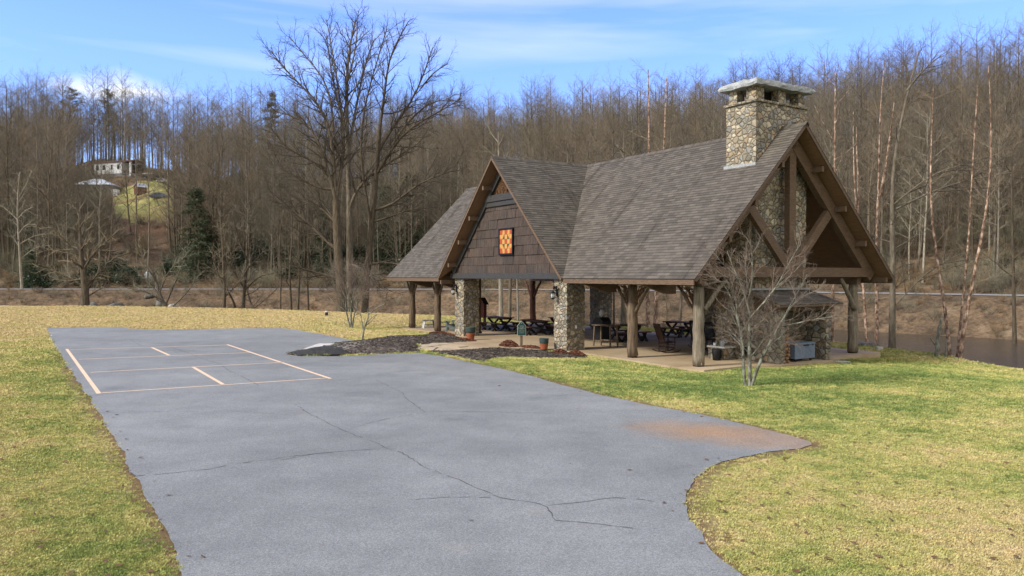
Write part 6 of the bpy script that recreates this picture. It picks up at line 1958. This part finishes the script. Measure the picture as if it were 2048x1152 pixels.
# trees of the river bank, seen left of and through the pavilion
BANK = [dict(n=7, wig=.09, up=.03, kids=.9, per_m=True, start=.3, ang=.9, len=.4, lenm=2.4, shape=.35, rad=.34, tip=.25, rmin=.02),
        dict(n=6, wig=.15, up=.04, kids=2.2, per_m=True, start=.15, ang=.7, len=.4, lenm=1.6, shape=.3, rad=.5, tip=.25, rmin=.016), dict(n=4, wig=.2, up=.03, kids=6, start=.15, ang=.7, len=.5, shape=.3, rad=.6, tip=.4, rmin=.012), dict(n=2, wig=.2, up=.02, kids=0, start=0, ang=.5, len=.5, rad=.5, tip=.5)]
traced('bare_tree', [([(168, 614), (170, 575), (172, 545), (166, 510), (162, 470), (160, 430), (158, 392)], 21, 3, 0, 0), ([(172, 540), (150, 525), (110, 505), (80, 498)], 6, 2, 1), ([(166, 505), (190, 470), (230, 440), (250, 425)], 6, 2, 1), ([(162, 475), (130, 440), (105, 410)], 5, 2, 1), ([(173, 545), (185, 515), (212, 480), (240, 470)], 7, 2, 1), ([(163, 480), (140, 470), (100, 465), (75, 455)], 4, 1.5, 1), ([(170, 560), (200, 540), (225, 530)], 4, 1.5, 1)], 76,
    'stout dark mossy tree on the bank at the left, beside the boulders', 'tree', (M['bark_dark'], M['twig_forest']), BANK, 41)
traced('bare_tree', [([(345, 603), (336, 582), (320, 550), (311, 520), (305, 490)], 9, 2.5, 0, 0), ([(330, 570), (345, 530), (360, 490), (365, 450)], 5, 1.8, 1), ([(325, 560), (295, 540), (265, 535)], 4, 1.5, 1), ([(318, 545), (340, 500), (380, 470)], 4, 1.5, 1), ([(311, 520), (290, 480), (285, 440)], 4, 1.5, 1), ([(336, 580), (375, 540), (395, 500)], 4, 1.5, 1), ([(320, 550), (280, 510), (260, 490)], 4, 1.5, 1)], 82,
    'leaning many-branched pale tree above the boulders right of the clearing', 'tree', (M['bark_grey'], M['twig_pale']), BANK, 42)
traced('bare_tree', [([(44, 590), (40, 520), (35, 450), (35, 400), (40, 355)], 6, 2, 0, 0), ([(37, 480), (60, 458), (84, 462)], 3.5, 1.4, 1), ([(38, 500), (68, 480), (98, 478)], 3.5, 1.4, 1), ([(35, 450), (54, 432), (74, 426)], 3, 1.4, 1), ([(35, 450), (15, 430), (0, 420)], 3, 1.4, 1), ([(35, 410), (50, 380), (60, 350)], 3, 1.2, 1), ([(40, 530), (65, 505), (95, 500)], 3, 1.2, 1)], 93,
    'white-barked sycamore by the road at the far left', 'tree', (M['bark_pale'], M['twig_pale']), BANK, 43)
traced('bare_tree', [([(443, 615), (443, 590), (452, 560), (448, 520), (446, 480), (445, 435), (440, 390)], 9, 2, 0, 0), ([(448, 530), (430, 490), (425, 450)], 4, 1.4, 1), ([(450, 550), (480, 520), (495, 490)], 4, 1.4, 1), ([(446, 490), (465, 460), (470, 420)], 4, 1.4, 1)], 75, 'crooked bare tree on the bank, leftmost of the pair before the great trees', 'tree', (M['bark_dark'], M['twig_forest']), BANK, 44)
traced('bare_tree', [([(484, 615), (486, 580), (488, 540), (492, 500), (498, 450), (500, 410)], 9, 2, 0, 0), ([(488, 535), (470, 500), (455, 470)], 4, 1.4, 1), ([(490, 500), (520, 470), (540, 440)], 5, 1.4, 1), ([(494, 480), (480, 430), (475, 390)], 4, 1.4, 1), ([(488, 540), (520, 510), (550, 505)], 4, 1.4, 1), ([(474, 612), (476, 570), (466, 545), (458, 520)], 7, 2, 0)], 76, 'bare tree with a reddish trunk and wide fan of branches on the left bank', 'tree', (M['bark_dark'], M['twig_forest']), BANK, 45)
traced('bare_tree', [([(524, 612), (516, 590), (506, 575), (500, 560), (490, 520)], 6, 2, 0, 0), ([(506, 575), (535, 550), (560, 520)], 3, 1.2, 1)], 77, 'short dark tree leaning left over the river bank', 'tree', (M['bark_dark'], M['twig_forest']), BANK, 46)
for px, d, w, lab, sdv in ((563, 72, 4, 'slender bare tree, first of four upright trunks left of the great trees', 51), (582, 71, 7, 'dark leaning trunk, second of four left of the great trees', 52), (596, 72, 6, 'straight grey trunk, third of four left of the great trees', 53), (617, 73, 4.5, 'thin straight trunk, nearest the great trees of four', 54)):
    rng = random.Random(sdv); yb = 620
    traced('bare_tree', [([(px, yb), (px - 2 + rng.uniform(-3, 3), 570), (px + rng.uniform(-6, 6), 500), (px + rng.uniform(-10, 10), 430), (px + rng.uniform(-14, 14), 360)], w, 1.6, 0, 0)], d, lab, 'tree', (M['bark_dark'], M['twig_forest']), BANK, sdv)
for px, d, w, mt, lab, sdv in ((1003, 57, 11, 'bark_pale', 'stout pale trunk behind the picnic tables in the gable opening', 55), (1018, 60, 9, 'bark_grey', 'grey trunk just right of the stout pale one in the gable opening', 56), (1037, 62, 5, 'bark_pale', 'slim pale trunk behind the reddish post in the gable opening', 57),
                               (1247, 50, 13, 'bark_grey', 'thick grey trunk on the river bank beside the middle log post', 58), (1334, 56, 3, 'bark_dark', 'thin dark trunk behind the rocking chair', 59), (1357, 50, 8, 'bark_grey', 'slanting grey trunk left of the corner post', 60), (1664, 37, 8, 'bark_birch', 'reddish trunk between the wood store and the far corner post', 62), (1228, 49, 4, 'bark_dark', 'dark stem left of the thick grey trunk by the middle post', 63),
                               (1460, 60, 8, 'bark_grey', 'bare tree behind the fireplace', 64), (2030, 52, 9, 'bark_dark', 'dark bare tree on the far bank at the right edge', 66), (1700, 62, 8, 'bark_dark', 'dark leaning tree on the far bank behind the corner post', 67)):
    rng = random.Random(sdv); lx = 14 if px == 1357 else rng.uniform(-6, 6)
    yb = 551 + (CAM_H + .6) / d * FPX if d < 58 else 551 + 3.2 / d * FPX
    hh = rng.uniform(360, 420) * 50 / d
    traced('bare_tree', [([(px, yb + 3), (px + lx * .3, yb - hh * .25), (px + lx * .8, yb - hh * .55), (px + lx * 1.1, yb - hh * .8), (px + lx * 1.3, yb - hh * 1.1)], w, 1.8, 0, 0)], d, lab, 'tree', (M[mt], M['twig_forest']), BANK, sdv)

# boulders on the bank
def boulder(px, py, d, w, h, mat, label, seed):
    bm = bmesh.new(); bmesh.ops.create_icosphere(bm, subdivisions=3, radius=1)
    rng = random.Random(seed); ks = [(rng.uniform(1, 3), rng.uniform(1, 3), rng.uniform(1, 3), rng.uniform(0, 6)) for _ in range(5)]
    for v in bm.verts:
        c = v.co; f = 1 + sum(.09 * math.sin(a * c.x + b * c.y + g * c.z + p) for a, b, g, p in ks)
        v.co = Vector((c.x * w / 2 * f, c.y * w / 2.6 * f, max(c.z, -.4) * h / 1.4 * f))
    me = bpy.data.meshes.new('boulder'); bm.to_mesh(me); bm.free()
    X, Y, Z = PD(px, py, d)
    o = put('boulder', me, mat); o.location = (X, Y, h1(X, Y) + h * .22); o.rotation_euler.z = seed
    tag(o, label, 'boulder')
boulder(230, 600, 84, 2.2, 1.3, M['rock'], 'big grey boulder on the bank right of the stout mossy tree', 1)
boulder(343, 604, 84, 1.7, .95, M['pale_stone'], 'pale tan boulder, the right one of a touching pair on the bank', 2)
boulder(322, 602, 85, 1.2, 1.0, M['rock'], 'dark grey boulder, the left one of a touching pair on the bank', 3)
boulder(298, 592, 87, 1.0, .5, M['rock'], 'small dark boulder higher on the bank below the road', 4)
boulder(187, 598, 85, 1.1, .7, M['rock'], 'grey boulder half hidden behind the stout mossy tree', 5)
boulder(240, 567, 103, .8, 1.0, M['ice'], 'left pale blue patch of ice on the wet rock above the road', 6)
boulder(298, 567, 103, .9, .9, M['ice'], 'right pale blue patch of ice on the wet rock above the road', 7)
# fallen trunks on the cut slope
for (x0, y0, x1, y1, lab) in ((232, 485, 268, 468, 'pale fallen trunk lying higher on the bare brown slope'), (228, 511, 262, 504, 'pale fallen trunk lying lower on the bare brown slope')):
    a, b = GT(x0, y0), GT(x1, y1)
    m = MB(); m.tube([(0, 0, .3), tuple(Vector(b) - Vector(a) + Vector((0, 0, .4)))], [.22, .14], 8)
    o = m.build('fallen_log', M['bark_pale'], smooth=True); o.location = a; tag(o, lab, 'fallen log')

# ---------------------------------------------------------------- the homestead on the hill
def on_hill(px, py): return GT(px, py)
p0, p1 = on_hill(192, 352), on_hill(288, 366)
ctr = ((p0[0] + p1[0]) / 2, (p0[1] + p1[1]) / 2); Lh = math.dist(p0[:2], p1[:2]); rz = math.atan2(p1[1] - p0[1], p1[0] - p0[0]) * .5
zc = h1(*ctr)
t = empty('mobile_home', (ctr[0], ctr[1], zc + .3), rz); tag(t, 'long white mobile home on the hillside above the clearing', 'mobile home')
Lh = 11.2
m = MB(); m.box((-1.4, 0, .9), (Lh - 2.8, 3.6, 2.6)); m.build('wall', M['trailer_white'], t)
m = MB(); m.slab([(-Lh / 2 - .15, -2.0, 2.2), (Lh / 2 + .1, -2.0, 2.2), (Lh / 2 + .1, 0, 2.75), (-Lh / 2 - .15, 0, 2.75)], (0, 0, .12)); m.slab([(-Lh / 2 - .15, 2.0, 2.2), (Lh / 2 + .1, 2.0, 2.2), (Lh / 2 + .1, 0, 2.76), (-Lh / 2 - .15, 0, 2.76)], (0, 0, .12)); m.build('roof', M['roof_red'], t)
for x_, w in ((-4.6, .8), (-2.6, .9), (-.2, .5), (1.8, .7)):
    m = MB(); m.box((x_, -1.81, 1.15), (w, .06, 1.1)); m.build('window', M['car_glass'], t)
m = MB(); m.box((4.2, 1.2, .7), (2.8, 1.2, 2.2)); m.build('porch_wall', M['dark_leg'], t)
m = MB(); m.box((5.35, -1.7, .55), (.35, .35, 3.2)); m.build('porch_post', M['trailer_white'], t)
m = MB(); m.box((4.2, -.6, -.5), (2.8, 2.6, .2)); m.build('porch_deck', M['grey_board'], t)
m = MB(); m.box((0, 0, -.9), (Lh, 3.4, 1.0)); m.build('skirting', M['grey_board'], t)
p = on_hill(183, 392)
t = empty('grey_house', (p[0], p[1] + 2.5, p[2] + .2), R(6)); tag(t, 'weathered grey board house with a pale hipped metal roof below the mobile home', 'house')
m = MB(); m.box((0, 0, .7), (7.4, 5.0, 3.0)); m.build('wall', M['grey_board'], t)
m = MB(); m.add([(-4.1, -2.9, 2.2), (4.1, -2.9, 2.2), (4.1, 2.9, 2.2), (-4.1, 2.9, 2.2), (-.9, 0, 3.7), (.9, 0, 3.7)], [(0, 1, 5, 4), (1, 2, 5), (2, 3, 4, 5), (3, 0, 4), (3, 2, 1, 0)]); m.build('roof', M['metal_roof'], t)
for x_ in (-2.4, .6, 2.5):
    m = MB(); m.box((x_, -2.52, 1.0), (.9, .06, 1.2)); m.build('window', M['car_glass'], t)
m = MB(); m.box((4.2, -1.6, .2), (1.3, 1.6, 2.2)); m.build('porch_wall', M['trailer_white'], t)
p = on_hill(281, 389)
t = empty('shed', (p[0], p[1], p[2]), R(-35)); tag(t, 'tiny red brown shed with a pale metal roof in the clearing', 'shed')
m = MB(); m.box((0, 0, .7), (1.5, 1.9, 1.6)); m.slab([(-.75, -.95, 1.5), (.75, -.95, 1.5), (0, -.95, 2.1)], (0, 1.9, 0)); m.build('wall', M['shed_red'], t)
m = MB()
for s in (-1, 1): m.beam((s * .5, -1.1, 1.85), (s * .5, 1.1, 1.85), 1.3, .06, up=(s * .65, 0, .75))
m.build('roof', M['metal_roof'], t)
m = MB(); m.box((0, -.97, .55), (.6, .04, 1.2)); m.build('door', M['dark_leg'], t)
def car(px, py, rz, paint, L, kind, label, cat):
    p = on_hill(px, py)
    t = empty('parked_' + cat.replace(' ', '_'), (p[0], p[1], p[2]), rz); tag(t, label, cat)
    w = 1.75 * L / 4.6; k = L / 4.6
    if kind == 'sedan': pr = [(-2.3, .35), (-2.28, .85), (-1.5, .95), (-.8, 1.40), (.5, 1.42), (1.2, .98), (2.2, .86), (2.32, .40)]
    elif kind == 'suv': pr = [(-2.3, .4), (-2.28, 1.0), (-2.1, 1.65), (.4, 1.68), (1.1, 1.08), (2.2, .98), (2.3, .45)]
    else: pr = [(-2.3, .5), (-2.3, 1.05), (-.2, 1.05), (-.1, 1.75), (1.0, 1.75), (1.35, 1.1), (2.25, 1.0), (2.3, .5)]
    m = MB(); m.slab([(x * k, -w / 2, z * k) for x, z in pr], (0, w, 0)); m.build('body', paint, t, bevel=.05)
    gl = [(x * k * .9, z * k) for x, z in pr if z > .9]
    m = MB()
    zz = [q for q in pr if q[1] > 1.3]
    x0, x1, zt = min(q[0] for q in zz), max(q[0] for q in zz), max(q[1] for q in zz)
    m.slab([((x0 - .25) * k, -w / 2 - .012, .98 * k), ((x1 + .4) * k, -w / 2 - .012, .98 * k), ((x1 - .02) * k, -w / 2 - .012, (zt - .08) * k), ((x0 + .05) * k, -w / 2 - .012, (zt - .08) * k)], (0, w + .024, 0)); m.build('window', M['car_glass'], t)
    for sx in (-1.4, 1.4):
        for sy in (-1, 1):
            m = MB(); m.tube([(sx * k, sy * (w / 2 - .2), .33 * k), (sx * k, sy * (w / 2 + .02), .33 * k)], .33 * k, 14); wh = m.build('wheel', M['rubber'], t)
            m = MB(); m.tube([(sx * k, sy * (w / 2 + .02), .33 * k), (sx * k, sy * (w / 2 + .035), .33 * k)], .19 * k, 10); m.build('rim', M['chrome'], wh)
    return t
car(319, 397, R(-4), M['car_blue'], 3.6, 'sedan', 'blue car parked in the hillside clearing', 'car')
car(325, 366, R(-8), M['car_white'], 2.9, 'suv', 'white car at the top corner of the clearing', 'car')
t = car(301, 358, R(-6), M['car_dark'], 3.2, 'truck', 'dark truck with a long white cover parked by the mobile home', 'truck')
m = MB(); m.box((-.45, 0, 1.20), (2.3, 1.25, .25)); m.build('bed_cover', M['trailer_white'], t, bevel=.05)
p = on_hill(273, 432)
t = empty('utility_pole', p); tag(t, 'pale wooden utility pole standing at the foot of the clearing', 'utility pole')
hgt = (432 - 351) / FPX * p[1]
m = MB(); m.tube([(0, 0, -.3), (0, 0, hgt)], [.13, .09], 10); m.build('pole', M['pole_wood'], t)
m = MB(); m.tube([(.16, 0, hgt - .9), (.16, 0, hgt - .3)], .10, 10); m.build('transformer', M['lead'], t)
m = MB(); m.box((0, -.1, hgt - .15), (.9, .06, .08)); m.build('crossarm', M['pole_wood'], t)

# ---------------------------------------------------------------- grass and mulch chips
def tuft(seed, n, hgt, rad, w):
    g = np.random.default_rng(seed); V = []
    for k in range(n):
        an, rr = g.uniform(0, 6.28), rad * math.sqrt(g.random())
        x, y = rr * math.cos(an), rr * math.sin(an); a2 = g.uniform(0, 6.28); h = hgt * g.uniform(.5, 1.2); ln = g.uniform(.2, 1.1) * h
        dx, dy = math.cos(a2), math.sin(a2); sx, sy = -dy * w, dx * w
        V += [(x - sx, y - sy, -.006), (x + sx, y + sy, -.006), (x + dx * ln * .45 + sx * .7, y + dy * ln * .45 + sy * .7, h * .65), (x + dx * ln, y + dy * ln, h * g.uniform(.6, 1.0))]
    me = quads_mesh('grass_tuft', V, np.arange(len(V)).reshape(-1, 4)); me.materials.append(M['blade'])
    return me
TUFTS = [(tuft(i, 13, .038, .050, .0027), None) for i in range(4)]
N = 430000
rr = np.exp(gen.uniform(math.log(6.2), math.log(84), N)); th = gen.uniform(-R(39), R(39), N)
X, Y = rr * np.sin(th), rr * np.cos(th)
bad = inside(X, Y, ASPH) | inside(X, Y, ISLE) | inside(X, Y, BED) | inside(X, Y, PATHP) | inside(X, Y, [L2W(*p) for p in SLAB_L]) | (polydist(X, Y, EDGE) > .3)
e = edge_dist(X, Y, ASPH)
bad |= (e < .10 + .22 * (np.sin(X * 2.3) * np.sin(Y * 1.7 + 1) > -.1)) & (gen.random(N) < .8)
X, Y, rr = X[~bad], Y[~bad], rr[~bad]
g0 = green_map(X, Y); tn = gen.uniform(.92, 1.5, len(X)); wm = gen.uniform(.92, 1.08, len(X))
scatter('grass', np.stack([X, Y, H(X, Y)], -1), gen.uniform(0, 6.28, len(X)), gen.uniform(.55, 1.15, len(X)) * np.clip(rr / 16, .80, 2.4), TUFTS, gen.integers(0, 4, len(X)),
        {'green': g0, 'tone': np.stack([tn * wm, tn, tn / wm, np.ones_like(tn)], -1)}, label='short mown winter grass of the lawn')
def chip(seed, mat):
    g = random.Random(seed)
    m = MB(); m.beam((-.05, 0, 0), (.05, g.uniform(-.01, .01), g.uniform(0, .02)), .022, .010)
    me = bpy.data.meshes.new('chip'); me.from_pydata(m.v, [], m.f); me.materials.append(mat); return me
CH_M = [nmat('chip_brown', [(.05, .036, .026), (.09, .066, .048)], 5, .95, bdist=0), nmat('chip_grey', [(.13, .11, .09), (.22, .19, .16)], 5, .95, bdist=0), nmat('chip_black', [(.012, .010, .009), (.03, .025, .02)], 5, .95, bdist=0)]
CHIPS = [(chip(i, CH_M[i]), None) for i in range(3)]
pts = []
for poly, fz, n in ((ISLE, mound(ISLE, .16, 1.1), 9000), (BED, mound(BED, .07, .6), 6000)):
    P = np.array(poly); lo, hi = P.min(0), P.max(0)
    x = gen.uniform(lo[0], hi[0], n); y = gen.uniform(lo[1], hi[1], n)
    ok = inside(x, y, poly) & ~inside(x, y, TIP); x, y = x[ok], y[ok]
    pts.append(np.stack([x, y, fz(x, y) + .012], -1))
pts = np.concatenate(pts)
scatter('mulch_chips', pts, gen.uniform(0, 6.28, len(pts)), gen.uniform(.5, 1.3, len(pts)), CHIPS, gen.choice(3, len(pts), p=[.5, .15, .35]), label='brown and grey bark chips on the mulch beds')

# odd leaves blown over lawn and pavement
n = 1500
rr = np.exp(gen.uniform(math.log(7), math.log(30), n)); th = gen.uniform(-R(36), R(36), n); X, Y = rr * np.sin(th), rr * np.cos(th)
ok = ~inside(X, Y, ASPH) | ((edge_dist(X, Y, ASPH) < 0.3) & (gen.random(n) < .6)) | (gen.random(n) < .012); ok &= ~inside(X, Y, [L2W(*p) for p in SLAB_L])
X, Y = X[ok], Y[ok]
def leaf(seed):
    g = random.Random(seed)
    me = bpy.data.meshes.new('leaf')
    me.from_pydata([(-.045, 0, .012), (0, -.022, g.uniform(0, .012)), (.045, 0, .018), (0, .022, g.uniform(.005, .02))], [], [(0, 1, 2, 3)]); me.materials.append(LEAF_M); return me
LEAF_M = nmat('dry_leaf', [(.07, .035, .018), (.15, .085, .04)], 30, .9, bdist=0)
scatter('fallen_leaves', np.stack([X, Y, H(X, Y) + np.where(inside(X, Y, ASPH), .014, .025)], -1), gen.uniform(0, 6.28, len(X)), gen.uniform(.5, 1.2, len(X)), [(leaf(i), None) for i in range(3)], gen.integers(0, 3, len(X)), label='scattered dry brown leaves on grass and pavement')
